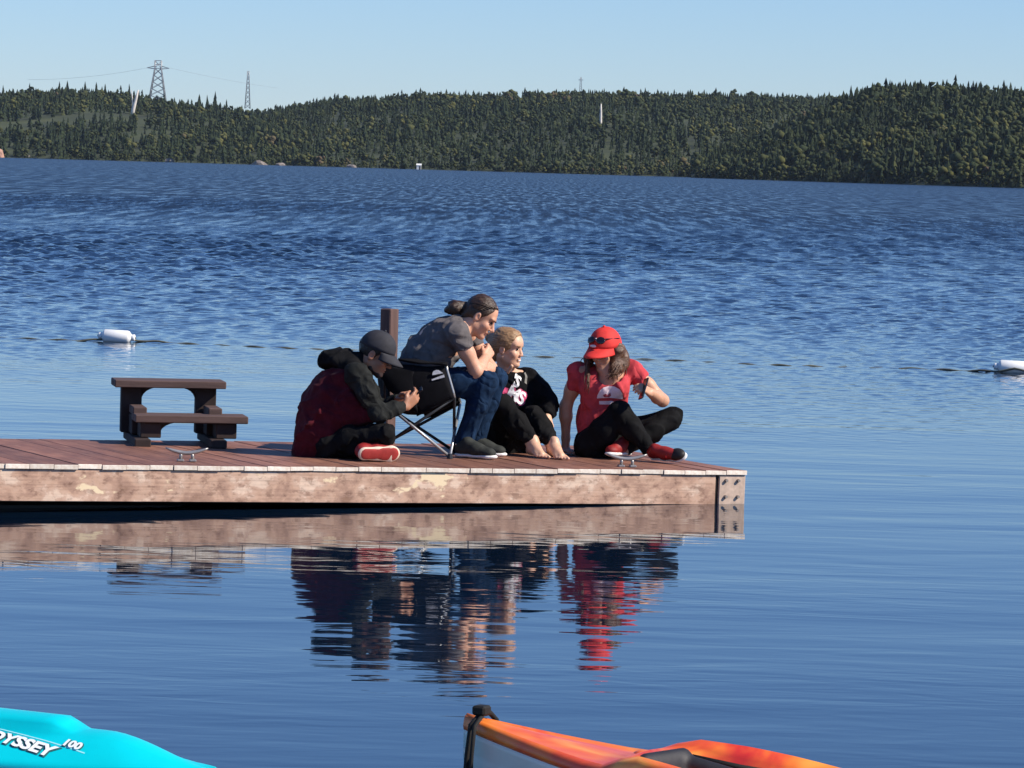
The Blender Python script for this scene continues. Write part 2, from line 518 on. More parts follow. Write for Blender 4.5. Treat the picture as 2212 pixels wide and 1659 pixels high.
LEFT = [(20, 210), (185, 197), (370, 188), (420, 182), (530, 187), (600, 192), (655, 202), (805, 203), (1240, 268), (1290, 272), (1340, 248), (1410, 298)]
for i, (x, y) in enumerate(LEFT):
    spruce((x / 1.58) * 0.5486, (200 + y / 1.58) * 0.5486, 2620 + 20 * (i % 3), random.uniform(13.0, 16.0),
           'small dark spruce on the left ridge skyline, %s from the left' % ORD[i], 'spruces along the left ridge', 200 + i)

# pale bare trunks, pylons, wires, shore pieces
PALE = simple('bleached_wood', (0.62, 0.58, 0.53), 0.8, 0.15, 0.6, 3, 0.3)
def snag(pts, rads, label, fork=None):
    b = Vector(pts[0])
    t = empty('bare_tree', b, label, 'tree')
    tube('trunk', [Vector(p) for p in pts], rads, PALE, t, 7, b)
    if fork:
        tube('branch', fork[0], fork[1], PALE, t, 6, b)
YL, YM = P_LEFT.y, P_MID.y
snag([at(284, 260, YL), at(288, 235, YL), at(294, 212, YL), at(299, 194, YL)], [1.1, 1.2, 0.9, 0.35], 'pale leaning bare trunk on the left hillside below the large pylon',
     ([at(287, 242, YL), at(286, 215, YL), at(284, 194, YL)], [0.6, 0.4, 0.15]))
snag([at(1297, 284, YM), at(1297.5, 262, YM), at(1298, 242, YM), at(1298.5, 224, YM)], [0.6, 0.8, 0.65, 0.3], 'pale upright bare trunk in the middle of the forest')
STEEL = simple('galvanised_steel', (0.30, 0.32, 0.34), 0.5, 0.1, 1, 5, 0, metal=0.3)
def pylon(u, vtop, Y, h, wbase, wtop, arm, thick, label, fatarm=True):
    top = at(u, vtop, Y)
    base = Vector((top.x, top.y, top.z - h))
    t = empty('pylon', base, label, 'pylon')
    def w(z): return wbase + (wtop - wbase) * min(1.0, z / (h * 0.86))
    for sx in (-1, 1):
        for sy in (-1, 1):
            tube('leg', [(sx * wbase / 2, sy * wbase / 2, 0), (sx * wtop / 2, sy * wtop / 2, h * 0.86), (sx * wtop / 2, sy * wtop / 2, h)], thick, STEEL, t, 4)
    bm = bmesh.new()
    nb = 7
    for k in range(nb):
        z0, z1 = h * 0.86 * (1 - (1 - k / nb) ** 1.0), h * 0.86 * (k + 1) / nb
        a, b = w(z0) / 2, w(z1) / 2
        for sy in (-1, 1):
            bm_tube(bm, [(-a, sy * a, z0), (b, sy * b, z1)], thick * 0.55, 4); bm_tube(bm, [(a, sy * a, z0), (-b, sy * b, z1)], thick * 0.55, 4)
            bm_tube(bm, [(sy * a, -a, z0), (sy * b, b, z1)], thick * 0.55, 4); bm_tube(bm, [(sy * a, a, z0), (sy * b, -b, z1)], thick * 0.55, 4)
    for zz in (0.86, 0.93, 1.0):
        bm_tube(bm, [(-wtop / 2, 0, h * zz), (wtop / 2, 0, h * zz)], thick * 0.8, 4)
    bm_tube(bm, [(-wtop / 2, -wtop / 2, h * .86), (wtop / 2, wtop / 2, h)], thick * .6, 4); bm_tube(bm, [(wtop / 2, -wtop / 2, h * .86), (-wtop / 2, wtop / 2, h)], thick * .6, 4)
    bm_obj('lattice', bm, STEEL, t)
    if arm:
        for s in (-1, 1):
            bm = bmesh.new()
            bm_tube(bm, [(s * wtop / 2, 0, h * 0.90), (s * arm, 0, h * 0.865)], [thick, thick * .7], 4)
            bm_tube(bm, [(s * wtop / 2, 0, h * 0.85), (s * arm, 0, h * 0.865)], [thick, thick * .7], 4)
            bm_obj('cross_arm', bm, STEEL, t)
    return t
pylon(342, 131, 2560, 36, 13.5, 4.2, 7.3, 0.42, 'large lattice pylon with wide cross arms on the left ridge')
pylon(536.5, 154, 3150, 30, 4.2, 1.5, 0, 0.32, 'slim lattice mast on the ridge right of the large pylon')
pylon(1255, 167, 3300, 17, 2.6, 1.1, 2.2, 0.22, 'tiny far pylon rising over the middle ridge')
WIRE = simple('wire_metal', (0.25, 0.27, 0.30), 0.5, 0.1, 1, 1, 0)
def wire(a, b, sag, label):
    pts = []
    for k in range(17):
        f = k / 16
        p = a.lerp(b, f); p.z -= sag * 4 * f * (1 - f); pts.append(p)
    o = tube('power_line', pts, 0.07, WIRE, None, 4)
    tag(o, label, 'wire', 'power lines')
wire(at(366, 146.5, 2560), at(600, 190, 3150), 1.0, 'faint power line running right from the large pylon')
wire(at(318, 146.5, 2560), at(60, 172, 2600), 2.0, 'faint power line running left from the large pylon')

ROCK = simple('shore_granite', (0.24, 0.205, 0.18), 0.9, 0.3, 0.8, 4, 0.5, 0.1)
def rock(name, u, Y, size, label, group, seed, mat=ROCK, lift=0.0):
    r = random.Random(seed)
    bm = bmesh.new(); bmesh.ops.create_icosphere(bm, subdivisions=2, radius=1)
    for v in bm.verts:
        n = 1 + 0.25 * math.sin(v.co.x * 3 + seed) * math.sin(v.co.y * 4 + seed * 2) + r.uniform(-.09, .09)
        v.co = Vector((v.co.x * size[0], v.co.y * size[1], v.co.z * size[2])) * n
    o = bm_obj(name, bm, mat)
    p = at(u, horizon_v(u), Y); o.location = (p.x, Y, lift)
    tag(o, label, 'rock', group)
RUST = simple('pink_granite', (0.42, 0.24, 0.17), 0.9, 0.25, 0.6, 4, 0.5, 0.1)
rock('boulder', -3, 2060, (3.2, 3, 4.2), 'rust pink boulder at the left end of the far shore', None, 1, RUST)
for i, (u, Y, s, lb) in enumerate([(60, 2105, 1.6, 'pale grey rock on the far shore just right of the pink boulder'), (180, 2095, 1.7, 'small pale rock on the far shore beneath the large pylon, left of centre'),
                               (365, 2065, 1.9, 'reddish rock on the far shore below the slope right of the pylon'), (560, 2010, 2.3, 'widest pale rock at the waterline under the slim mast'),
                               (605, 2000, 1.5, 'low pale rock next to the widest shore rock'), (760, 1965, 1.6, 'low shore rock halfway between the slim mast and the white hut')]):
    rock('shore_rock', u, Y - 22, (s * 1.6, s, s), lb, 'rocks along the far shore', 30 + i)
# small white hut on the far shore
def hut():
    Y = 1905; p = at(905, horizon_v(905), Y)
    t = empty('shore_hut', (p.x, Y, 0.0), 'tiny white hut at the water edge of the far shore', 'hut')
    W = simple('white_paint', (0.8, 0.8, 0.77), 0.6, 0.05)
    bm = bmesh.new(); bm_box(bm, (0, 0, 1.0), (2.2, 2.0, 2.2)); bm_obj('wall', bm, W, t)
    bm = bmesh.new()
    vs = [bm.verts.new(q) for q in [(-1.3, -1.2, 2.1), (1.3, -1.2, 2.1), (1.3, 1.2, 2.1), (-1.3, 1.2, 2.1), (-1.3, 0, 2.9), (1.3, 0, 2.9)]]
    for f in ((0, 1, 5, 4), (2, 3, 4, 5), (0, 4, 3), (1, 2, 5), (3, 2, 1, 0)): bm.faces.new([vs[i] for i in f])
    bm_obj('roof', bm, W, t)
    bm = bmesh.new(); bm_box(bm, (0.5, -1.02, 0.85), (0.7, 0.06, 1.7)); bm_obj('door', bm, BARK, t)
hut()
# ------------------------------------------------------------------ the floating dock
DC = at(1612, 1017, 24.0)                       # right-hand front corner of the deck top
_dl = at(0, 1002, 21.94)
DE = (_dl - DC).normalized()                    # along the front edge, to the left
DN = Vector((-DE.y, DE.x, 0)).normalized()      # across the deck, away from the camera
if DN.y < 0: DN = -DN
DK = DE.cross(DN).normalized()
if DK.z < 0: DK = -DK
DOCK_W = 2.02
def ondeck(u, v):
    d = ray(u, v)
    return CAMP + d * ((DC - CAMP).dot(DK) / d.dot(DK))
def deckz(p):
    return DC.z - ((p[0] - DC.x) * DK.x + (p[1] - DC.y) * DK.y) / DK.z
DM = Matrix(((DE.x, DN.x, DK.x, DC.x), (DE.y, DN.y, DK.y, DC.y), (DE.z, DN.z, DK.z, DC.z), (0, 0, 0, 1)))

def m_deck():
    m, nt, p = new_mat('deck_stain')
    oi = nt.nodes.new('ShaderNodeObjectInfo')
    tc = nt.nodes.new('ShaderNodeTexCoord').outputs['Object']
    va = nt.nodes.new('ShaderNodeVectorMath'); va.operation = 'ADD'
    cb = nt.nodes.new('ShaderNodeCombineXYZ')
    ml = nt.nodes.new('ShaderNodeMath'); ml.operation = 'MULTIPLY'; ml.inputs[1].default_value = 37.0
    nt.links.new(oi.outputs['Random'], ml.inputs[0]); nt.links.new(ml.outputs[0], cb.inputs[1]); nt.links.new(ml.outputs[0], cb.inputs[0])
    nt.links.new(tc, va.inputs[0]); nt.links.new(cb.outputs[0], va.inputs[1])
    g = noise(nt, 1.0, 5, 0.65, va.outputs[0], (60, 3.0, 60), 0.5)
    w = noise(nt, 1.0, 4, 0.6, va.outputs[0], (6, 2.5, 6))
    r = ramp(nt, [(0.25, (0.145, 0.059, 0.036)), (0.5, (0.238, 0.106, 0.066)), (0.72, (0.310, 0.167, 0.109))], g.outputs[0])
    r2 = ramp(nt, [(0.35, (0.75, 0.72, 0.72)), (0.65, (1.25, 1.22, 1.2))], w.outputs[0])
    mx = nt.nodes.new('ShaderNodeMix'); mx.data_type = 'RGBA'; mx.blend_type = 'MULTIPLY'; mx.inputs[0].default_value = 1.0
    nt.links.new(r.outputs[0], mx.inputs[6]); nt.links.new(r2.outputs[0], mx.inputs[7])
    hs = nt.nodes.new('ShaderNodeHueSaturation')
    mr = nt.nodes.new('ShaderNodeMapRange'); mr.inputs[3].default_value = 0.82; mr.inputs[4].default_value = 1.18
    nt.links.new(oi.outputs['Random'], mr.inputs[0]); nt.links.new(mr.outputs[0], hs.inputs['Value'])
    nt.links.new(mx.outputs[2], hs.inputs['Color']); nt.links.new(hs.outputs[0], p.inputs['Base Color'])
    p.inputs['Roughness'].default_value = 0.62
    b = bump(nt, g.outputs[0], 0.35, 0.004); nt.links.new(b.outputs[0], p.inputs['Normal'])
    return m
def m_endgrain():
    m, nt, p = new_mat('bleached_end_grain')
    oi = nt.nodes.new('ShaderNodeObjectInfo')
    n = noise(nt, 30, 3)
    r = ramp(nt, [(0.3, (0.70, 0.55, 0.43)), (0.6, (0.95, 0.86, 0.74))], n.outputs[0])
    hs = nt.nodes.new('ShaderNodeHueSaturation')
    mr = nt.nodes.new('ShaderNodeMapRange'); mr.inputs[3].default_value = 0.82; mr.inputs[4].default_value = 1.05
    nt.links.new(oi.outputs['Random'], mr.inputs[0]); nt.links.new(mr.outputs[0], hs.inputs['Value'])
    nt.links.new(r.outputs[0], hs.inputs['Color']); nt.links.new(hs.outputs[0], p.inputs['Base Color'])
    p.inputs['Roughness'].default_value = 0.8
    return m
def m_fascia():
    """old stained board: worn through in pale blotches"""
    m, nt, p = new_mat('worn_fascia')
    tc = nt.nodes.new('ShaderNodeTexCoord').outputs['Object']
    a = noise(nt, 1.0, 9, 0.62, tc, (5.0, 5.0, 6.5), 0.15)
    b_ = noise(nt, 1.0, 6, 0.65, tc, (15, 15, 22), 0.1)
    gr = noise(nt, 1.0, 4, 0.7, tc, (2.0, 2.0, 75), 0.15)
    y_ = noise(nt, 1.0, 6, 0.55, tc, (2.6, 2.6, 4.5), 0.15)
    r = ramp(nt, [(0.34, (0.300, 0.170, 0.112)), (0.40, (0.386, 0.232, 0.165)), (0.47, (0.478, 0.293, 0.208)), (0.50, (0.552, 0.350, 0.246)), (0.57, (0.570, 0.376, 0.276)), (0.60, (0.699, 0.507, 0.382)), (0.70, (0.736, 0.551, 0.424))], a.outputs[0])
    r2 = ramp(nt, [(0.38, (0.66, 0.62, 0.60)), (0.46, (1, 1, 1)), (0.62, (1.1, 1.1, 1.08))], b_.outputs[0])
    r3 = ramp(nt, [(0.34, (0.80, 0.78, 0.78)), (0.5, (1.0, 1.0, 1.0)), (0.62, (1.06, 1.06, 1.07))], gr.outputs[0])
    mx = nt.nodes.new('ShaderNodeMix'); mx.data_type = 'RGBA'; mx.blend_type = 'MULTIPLY'; mx.inputs[0].default_value = 1.0
    nt.links.new(r.outputs[0], mx.inputs[6]); nt.links.new(r2.outputs[0], mx.inputs[7])
    mg = nt.nodes.new('ShaderNodeMix'); mg.data_type = 'RGBA'; mg.blend_type = 'MULTIPLY'; mg.inputs[0].default_value = 1.0
    nt.links.new(mx.outputs[2], mg.inputs[6]); nt.links.new(r3.outputs[0], mg.inputs[7])
    m2 = nt.nodes.new('ShaderNodeMix'); m2.data_type = 'RGBA'
    f = ramp(nt, [(0.64, (0, 0, 0)), (0.66, (1, 1, 1))], y_.outputs[0])
    nt.links.new(f.outputs[0], m2.inputs[0]); nt.links.new(mg.outputs[2], m2.inputs[6])
    m2.inputs[7].default_value = (0.86, 0.68, 0.44, 1)
    nt.links.new(m2.outputs[2], p.inputs['Base Color'])
    p.inputs['Roughness'].default_value = 0.75
    bb = bump(nt, a.outputs[0], 0.3, 0.006); nt.links.new(bb.outputs[0], p.inputs['Normal'])
    return m
DECK, ENDG, FASC = m_deck(), m_endgrain(), m_fascia()
BLACKF = simple('black_float_plastic', (0.012, 0.012, 0.013), 0.5, 0.2, 6, 30, 0.2)
BRKT = simple('weathered_bracket', (0.56, 0.42, 0.33), 0.65, 0.25, 16, 60, 0.2)
BOLT = simple('bolt_steel', (0.35, 0.30, 0.26), 0.45, 0.2, 30, 60, 0.1, metal=0.5)
DARKGAP = simple('tarred_timber', (0.03, 0.02, 0.016), 0.8)

dock = empty('floating_dock', (0, 0, 0), 'brown stained plank dock with a worn pale front board', 'dock')
dock.matrix_world = DM
def dbox(name, c, size, mat, bevel=0.0, parent=None):
    bm = bmesh.new(); bm_box(bm, c, size, None, bevel)
    return bm_obj(name, bm, mat, parent or dock)
LEN = 9.4
PW, GAP, TH = 0.143, 0.002, 0.026
def plank_mesh(j):
    r = random.Random(j)
    bm = bmesh.new()
    d0, d1 = r.uniform(-.004, .004), r.uniform(-.004, .006)
    bm_box(bm, (0, (DOCK_W) / 2, -TH / 2), (PW, DOCK_W + 0.018, TH), None, 0.0014)
    for v in bm.verts:
        if v.co.y < 0: v.co.y += d0
        v.co.z += r.uniform(-.0012, .0012)
    me = bpy.data.meshes.new('plank')
    bmesh.ops.recalc_face_normals(bm, faces=bm.faces[:])
    for f in bm.faces:
        f.material_index = 1 if f.normal.y < -0.7 else 0
    bm.to_mesh(me); bm.free(); me.materials.append(DECK); me.materials.append(ENDG)
    return me
PM = [plank_mesh(j) for j in range(6)]
k = 0
s = PW / 2
while s < LEN:
    o = link('plank', PM[random.randrange(6)], dock)
    o.location = (s, 0, random.uniform(-.002, .002))
    s += PW + GAP
FH = 0.185
dbox('front_board', (LEN / 2 + 0.105, 0.022, -TH - FH / 2 - 0.001), (LEN - 0.21, 0.04, FH), FASC, 0.003)
dbox('back_board', (LEN / 2, DOCK_W - 0.022, -TH - FH / 2 - 0.001), (LEN, 0.04, FH), FASC, 0.003)
dbox('end_board', (0.026, DOCK_W / 2, -TH - FH / 2 - 0.001), (0.04, DOCK_W - 0.09, FH), FASC, 0.003)
for q in (0.35, 0.8, 1.3, 1.7):
    dbox('joist', (LEN / 2, q, -TH - 0.09), (LEN - 0.2, 0.045, 0.16), DARKGAP)
# end of the front board: dark joint, then a steel corner plate with its bolts
dbox('joint_strip', (0.198, 0.028, -TH - FH / 2 - 0.001), (0.02, 0.03, FH), DARKGAP)
plate = dbox('corner_plate', (0.094, 0.014, -TH - FH / 2 - 0.002), (0.182, 0.03, FH), BRKT, 0.003)
for (bx_, bz_) in ((0.055, -0.045), (0.14, -0.045), (0.055, -0.145), (0.14, -0.145)):
    bm = bmesh.new()
    bmesh.ops.create_cone(bm, cap_ends=True, segments=8, radius1=0.012, radius2=0.009, depth=0.018, matrix=Matrix.Translation((bx_, -0.009, -TH + bz_ + 0.01)) @ Matrix.Rotation(R(90), 4, 'X'))
    bm_obj('bolt', bm, BOLT, plate)
for q in (1.0, 2.6, 4.2, 5.8, 7.4):
    dbox('float', (q, 1.05, -0.40), (1.25, 1.5, 0.36), BLACKF, 0.04)

# mooring cleats ----------------------------------------------------
GALV = simple('galvanised_cleat', (0.36, 0.345, 0.33), 0.38, 0.12, 20, 90, 0.15, metal=0.55)
def cleat(u, v, label, ang):
    p = ondeck(u, v)
    t = empty('cleat', p, label, 'cleat', 'mooring cleats')
    t.rotation_euler = (0, 0, ang)
    bm = bmesh.new()
    prof = []
    for k in range(13):
        f = -1 + k / 6
        prof.append((f * 0.125, 0, 0.050 + 0.030 * abs(f) ** 1.8))
    bm_tube(bm, prof, [0.004 + 0.0085 * (1 - abs(-1 + k / 6) ** 3) for k in range(13)], 8)
    bm_obj('horn', bm, GALV, t, True)
    for sx in (-1, 1):
        bm = bmesh.new(); bm_tube(bm, [(sx * 0.036, 0, 0.012), (sx * 0.032, 0, 0.052)], [0.011, 0.009], 8); bm_obj('foot', bm, GALV, t, True)
        bm = bmesh.new(); bm_box(bm, (sx * 0.036, 0, 0.007), (0.04, 0.055, 0.014), None, 0.004); bm_obj('base_plate', bm, GALV, t)
cleat(403, 997, 'pale metal cleat on the open deck in front of the wooden steps', math.atan2(-DE.y, -DE.x) - R(16))
cleat(1354, 1009, 'pale metal cleat at the deck edge below the crossed feet in red shoes', math.atan2(-DE.y, -DE.x) - R(16))

# timber mooring post ----------------------------------------------
POSTM = simple('post_timber', (0.115, 0.066, 0.056), 0.8, 0.35, 1.0, 60, 0.4, 0.004, mapscale=(40, 40, 2.5))
def post():
    b = ondeck(853, 962)
    b += DN * 0.16
    top = at(842, 667, b.y)
    t = empty('mooring_post', (b.x, b.y, 0), 'square brown timber post behind the folding chair', 'post')
    h = top.z
    rot = Matrix.Rotation(R(-38), 3, 'Z')
    bm = bmesh.new(); bm_box(bm, (0, 0, h / 2 - 0.75), (0.088, 0.088, h + 1.5), rot, 0.006)
    for v in bm.verts: v.co.x += (top.x - b.x) * max(0, v.co.z) / h
    bm_obj('shaft', bm, POSTM, t)
    bm = bmesh.new(); bm_box(bm, (0, 0, 0), (0.16, 0.02, 0.09), Matrix.Rotation(math.atan2(DE.y, DE.x), 3, 'Z'))
    o = bm_obj('bracket', bm, BOLT, t); o.location = (0.0, -0.075, deckz(b) - 0.06)
post()

# wooden two-level boarding steps ------------------------------------
STEPM = simple('steps_timber', (0.098, 0.060, 0.052), 0.75, 0.35, 1.0, 70, 0.35, 0.003, mapscale=(3, 45, 45))
STEPD = simple('steps_dark_timber', (0.036, 0.022, 0.019), 0.8, 0.4, 6, 70, 0.35, 0.003)
def steps():
    base = ondeck(388, 958.5)
    t = empty('boarding_steps', base, 'dark brown wooden steps with two treads on the deck', 'steps')
    ang = R(11)
    t.rotation_euler = (0, 0, ang)
    # local: x to the right along the treads, y away, z up; origin below the middle of the lower tread's back edge
    def bx(name, c, size, mat, bv=0.005, parent=t):
        bm = bmesh.new(); bm_box(bm, c, size, None, bv); return bm_obj(name, bm, mat, parent)
    sk = -0.030
    for yy in (0.075, 0.225):
        bx('upper_tread_board', (sk - 0.02, 0.12 + yy, 0.362), (0.70, 0.142, 0.046), STEPM)
    for yy in (-0.225, -0.085):
        bx('lower_tread_board', (sk + 0.075, 0.02 + yy, 0.170), (0.70, 0.132, 0.046), STEPM)
    for s_ in (-1, 1):
        x = sk + s_ * 0.235
        bx('skid', (x, 0.03, 0.025), (0.10, 0.78, 0.05), STEPD)
        bx('upright', (x - 0.02, 0.27, 0.194), (0.128, 0.10, 0.287), STEPD)
        bx('step_riser', (x + 0.06, -0.13, 0.0985), (0.128, 0.20, 0.095), STEPD)
        bx('bearer', (x + 0.005, 0.06, 0.205), (0.085, 0.30, 0.05), STEPM)
        bx('bearer_block', (x + 0.0, 0.095, 0.115), (0.075, 0.20, 0.12), STEPD)
        # rounded corner brackets under the upper tread
        for dirn in ((-1, 1) if False else (-s_,)):
            bm = bmesh.new()
            px = x - 0.02 + dirn * 0.064
            pts = [(px, 0.33), (px, 0.255)] + [(px + dirn * 0.12 * math.sin(a), 0.339 - 0.085 * math.cos(a) ** 1.0 * 1.0) for a in np.linspace(0.08, math.pi / 2, 6)] + [(px + dirn * 0.12, 0.339)]
            pts = [(px, 0.338), (px, 0.262)] + [(px + dirn * 0.115 * (1 - math.cos(a)), 0.262 + 0.076 * math.sin(a)) for a in np.linspace(0.15, math.pi / 2, 6)]
            f = [bm.verts.new((q[0], 0.235, q[1])) for q in pts]; g = [bm.verts.new((q[0], 0.305, q[1])) for q in pts]
            bm.faces.new(f); bm.faces.new(g[::-1])
            for i in range(len(f)): bm.faces.new((f[i], g[i], g[(i + 1) % len(g)], f[(i + 1) % len(f)]))
            bm_obj('corner_bracket', bm, STEPD, t)
    bm = bmesh.new()
    px = sk - 0.235 + 0.125
    pts = [(px, 0.146), (px, 0.075)] + [(px + 0.13 * (1 - math.cos(a)), 0.075 + 0.070 * math.sin(a)) for a in np.linspace(0.15, math.pi / 2, 6)]
    f = [bm.verts.new((q[0], -0.16, q[1])) for q in pts]; g = [bm.verts.new((q[0], -0.09, q[1])) for q in pts]
    bm.faces.new(f); bm.faces.new(g[::-1])
    for i in range(len(f)): bm.faces.new((f[i], g[i], g[(i + 1) % len(g)], f[(i + 1) % len(f)]))
    bm_obj('corner_bracket', bm, STEPD, t)
steps()

# swim-line buoys and rope --------------------------------------------
FOAM = simple('white_buoy_foam', (0.86, 0.86, 0.84), 0.45, 0.04, 8, 90, 0.15)
ROPE = simple('wet_rope', (0.10, 0.10, 0.075), 0.8, 0.3, 60, 120, 0.5)
BP = []
def buoy(u, v, label, ang):
    p = onz(u, v, 0.0)
    t = empty('swim_buoy', (p.x, p.y, 0.055), label, 'buoy', 'swim line buoys')
    t.rotation_euler = (0, R(2), ang)
    prof = [(-0.205, .012), (-0.205, .034), (-0.165, .034), (-0.155, .045), (-0.145, .066), (-0.13, .075), (0.12, .075), (0.14, .066), (0.155, .045), (0.165, .034), (0.205, .034), (0.205, .012)]
    bm = bmesh.new(); bm_tube(bm, [(a, 0, 0) for a, _ in prof[2:10]], [b for _, b in prof[2:10]], 20); bm_obj('float_body', bm, FOAM, t, True)
    for s_ in (-1, 1):
        bm = bmesh.new(); bm_tube(bm, [(s_ * 0.163, 0, 0), (s_ * 0.168, 0, 0), (s_ * 0.20, 0, 0), (s_ * 0.206, 0, 0)], [.028, .036, .036, .022], 16); bm_obj('end_collar', bm, FOAM, t, True)
    bm = bmesh.new(); bm_tube(bm, [(-0.215, 0, 0), (0.215, 0, 0)], 0.011, 8); bm_obj('rope_core', bm, ROPE, t, True)
    return p
b1 = buoy(252, 738, 'white swim buoy floating on the left', R(-4))
b2 = buoy(2188, 805, 'white swim buoy cut by the right edge of the frame', R(-3))
bm = bmesh.new()
pts = []
dv = (b2 - b1)
for k in range(-40, 230):
    f = k / 190.0
    p = b1 + dv * f
    d = min(abs(f), abs(f - 1)) * dv.length
    pts.append(Vector((p.x, p.y + 0.12 * math.sin(f * 23), -0.0085 + 0.052 * math.exp(-d * 3.0) + 0.008 * math.sin(k * 0.9) + 0.004 * math.sin(k * 0.23))))
bm_tube(bm, pts, 0.011, 6)
tag(bm_obj('swim_rope', bm, ROPE, None, True), 'dark swim line rope floating between the two white buoys', 'rope')
# ------------------------------------------------------------------ organic shapes: smooth unions of tapered limbs, meshed as one skin
def norm(v): return Vector(v).normalized()
def frame(fwd, up):
    x = norm(fwd); z = Vector(up); z = (z - x * x.dot(z)).normalized(); y = z.cross(x)
    return Matrix((x, y, z)).transposed()
class Blob:
    def __init__(self): self.p = []
    def cone(self, a, b, ra, rb, k=0.02, flat=None, sub=False):
        a, b = np.array(a, float), np.array(b, float)
        r = max(ra, rb) * (max(1.0, flat[1]) if flat else 1.0)
        def f(P):
            ba = b - a
            t = np.clip(((P - a) @ ba) / max(ba @ ba, 1e-9), 0, 1)
            q = P - a - t[..., None] * ba
            if flat:
                n = np.array(flat[0], float); n /= np.linalg.norm(n)
                q = q + n * ((q @ n) * (1.0 / flat[1] - 1))[..., None]
            return np.sqrt((q * q).sum(-1)) - (ra + (rb - ra) * t)
        self.p.append((np.minimum(a, b) - r, np.maximum(a, b) + r, f, k, sub)); return self
    def chain(self, pts, rads, k=0.02, flat=None):
        for i in range(len(pts) - 1): self.cone(pts[i], pts[i + 1], rads[i], rads[i + 1], k, flat)
        return self
    def ell(self, c, r, M=None, k=0.02, sub=False):
        c = np.array(c, float); r = np.array(r, float)
        Mi = np.array(M, float) if M is not None else np.eye(3)
        R_ = r.max()
        def f(P):
            q = (P - c) @ Mi
            k0 = np.sqrt(((q / r) ** 2).sum(-1)) + 1e-9; k1 = np.sqrt(((q / (r * r)) ** 2).sum(-1)) + 1e-9
            return k0 * (k0 - 1) / k1
        self.p.append((c - R_, c + R_, f, k, sub)); return self
    def cut(self, p, n, rad, k=0.004):
        """take away everything past the plane (p, n), within rad of p"""
        p = np.array(p, float); n = np.array(norm(n), float)
        def f(P):
            q = P - p
            return np.maximum(np.sqrt((q * q).sum(-1)) - rad, -(q @ n))
        self.p.append((p - rad, p + rad, f, k, True)); return self
    def mesh(self, h, wrinkle=None):
        lo = np.min([q[0] for q in self.p if not q[4]], 0) - 4 * h - 0.01
        hi = np.max([q[1] for q in self.p if not q[4]], 0) + 4 * h + 0.01
        n = np.ceil((hi - lo) / h).astype(int) + 1
        D = np.full(n, 0.3, np.float32)
        ax = [lo[i] + h * np.arange(n[i]) for i in range(3)]
        for (a, b, f, k, sub) in self.p:
            m = k + 3 * h
            i0 = np.clip(np.floor((a - m - lo) / h).astype(int), 0, n - 1); i1 = np.clip(np.ceil((b + m - lo) / h).astype(int) + 1, 1, n)
            if (i1 <= i0).any(): continue
            sl = tuple(slice(i0[i], i1[i]) for i in range(3))
            P = np.stack(np.meshgrid(*[ax[i][sl[i]] for i in range(3)], indexing='ij'), -1)
            d = f(P).astype(np.float32); A = D[sl]
            if sub:                                # smooth max(D, -f)
                hh = np.maximum(k - np.abs(-A - d), 0) / max(k, 1e-6)
                D[sl] = -(np.minimum(-A, d) - hh * hh * k * 0.25)
            else:
                hh = np.maximum(k - np.abs(A - d), 0) / max(k, 1e-6)
                D[sl] = np.minimum(A, d) - hh * hh * k * 0.25
        if wrinkle is not None:
            near = np.nonzero(np.abs(D) < 0.04)
            P = np.stack([ax[i][near[i]] for i in range(3)], -1)
            D[near] += wrinkle(P).astype(np.float32)
        return surface_nets(D, lo, h)
CORN = np.array([(i, j, k) for i in (0, 1) for j in (0, 1) for k in (0, 1)])
EDG = [(a, b) for a in range(8) for b in range(a + 1, 8) if np.abs(CORN[a] - CORN[b]).sum() == 1]
def surface_nets(D, lo, h):
    ins = D < 0
    c = np.zeros(tuple(s - 1 for s in D.shape), np.int8)
    for (i, j, k) in CORN:
        c += ins[i:D.shape[0] - 1 + i, j:D.shape[1] - 1 + j, k:D.shape[2] - 1 + k]
    cells = np.argwhere((c > 0) & (c < 8))
    idx = np.full(c.shape, -1, np.int32); idx[tuple(cells.T)] = np.arange(len(cells))
    val = np.stack([D[tuple((cells + o).T)] for o in CORN], 1)
    acc = np.zeros((len(cells), 3)); cnt = np.zeros(len(cells))
    for a, b in EDG:
        va, vb = val[:, a], val[:, b]
        x = (va < 0) != (vb < 0)
        t = np.where(x, va / np.where(x, va - vb, 1), 0)
        acc += np.where(x[:, None], CORN[a] + t[:, None] * (CORN[b] - CORN[a]), 0); cnt += x
    V = lo + h * (cells + acc / cnt[:, None])
    Q = []
    for ax_ in range(3):
        s0 = [slice(None)] * 3; s1 = [slice(None)] * 3
        s0[ax_] = slice(0, -1); s1[ax_] = slice(1, None)
        a, b = ins[tuple(s0)], ins[tuple(s1)]
        o1, o2 = [(1, 2), (2, 0), (0, 1)][ax_]
        e = np.argwhere(a != b)
        e = e[(e[:, o1] > 0) & (e[:, o2] > 0) & (e[:, o1] < D.shape[o1] - 1) & (e[:, o2] < D.shape[o2] - 1)]
        d1 = np.zeros(3, int); d1[o1] = 1; d2 = np.zeros(3, int); d2[o2] = 1
        q = np.stack([idx[tuple((e - d1 - d2).T)], idx[tuple((e - d2).T)], idx[tuple(e.T)], idx[tuple((e - d1).T)]], 1)
        fl = ~a[tuple(e.T)]
        q[fl] = q[fl][:, ::-1]
        Q.append(q)
    Q = np.concatenate(Q)
    return V, Q[(Q >= 0).all(1)]
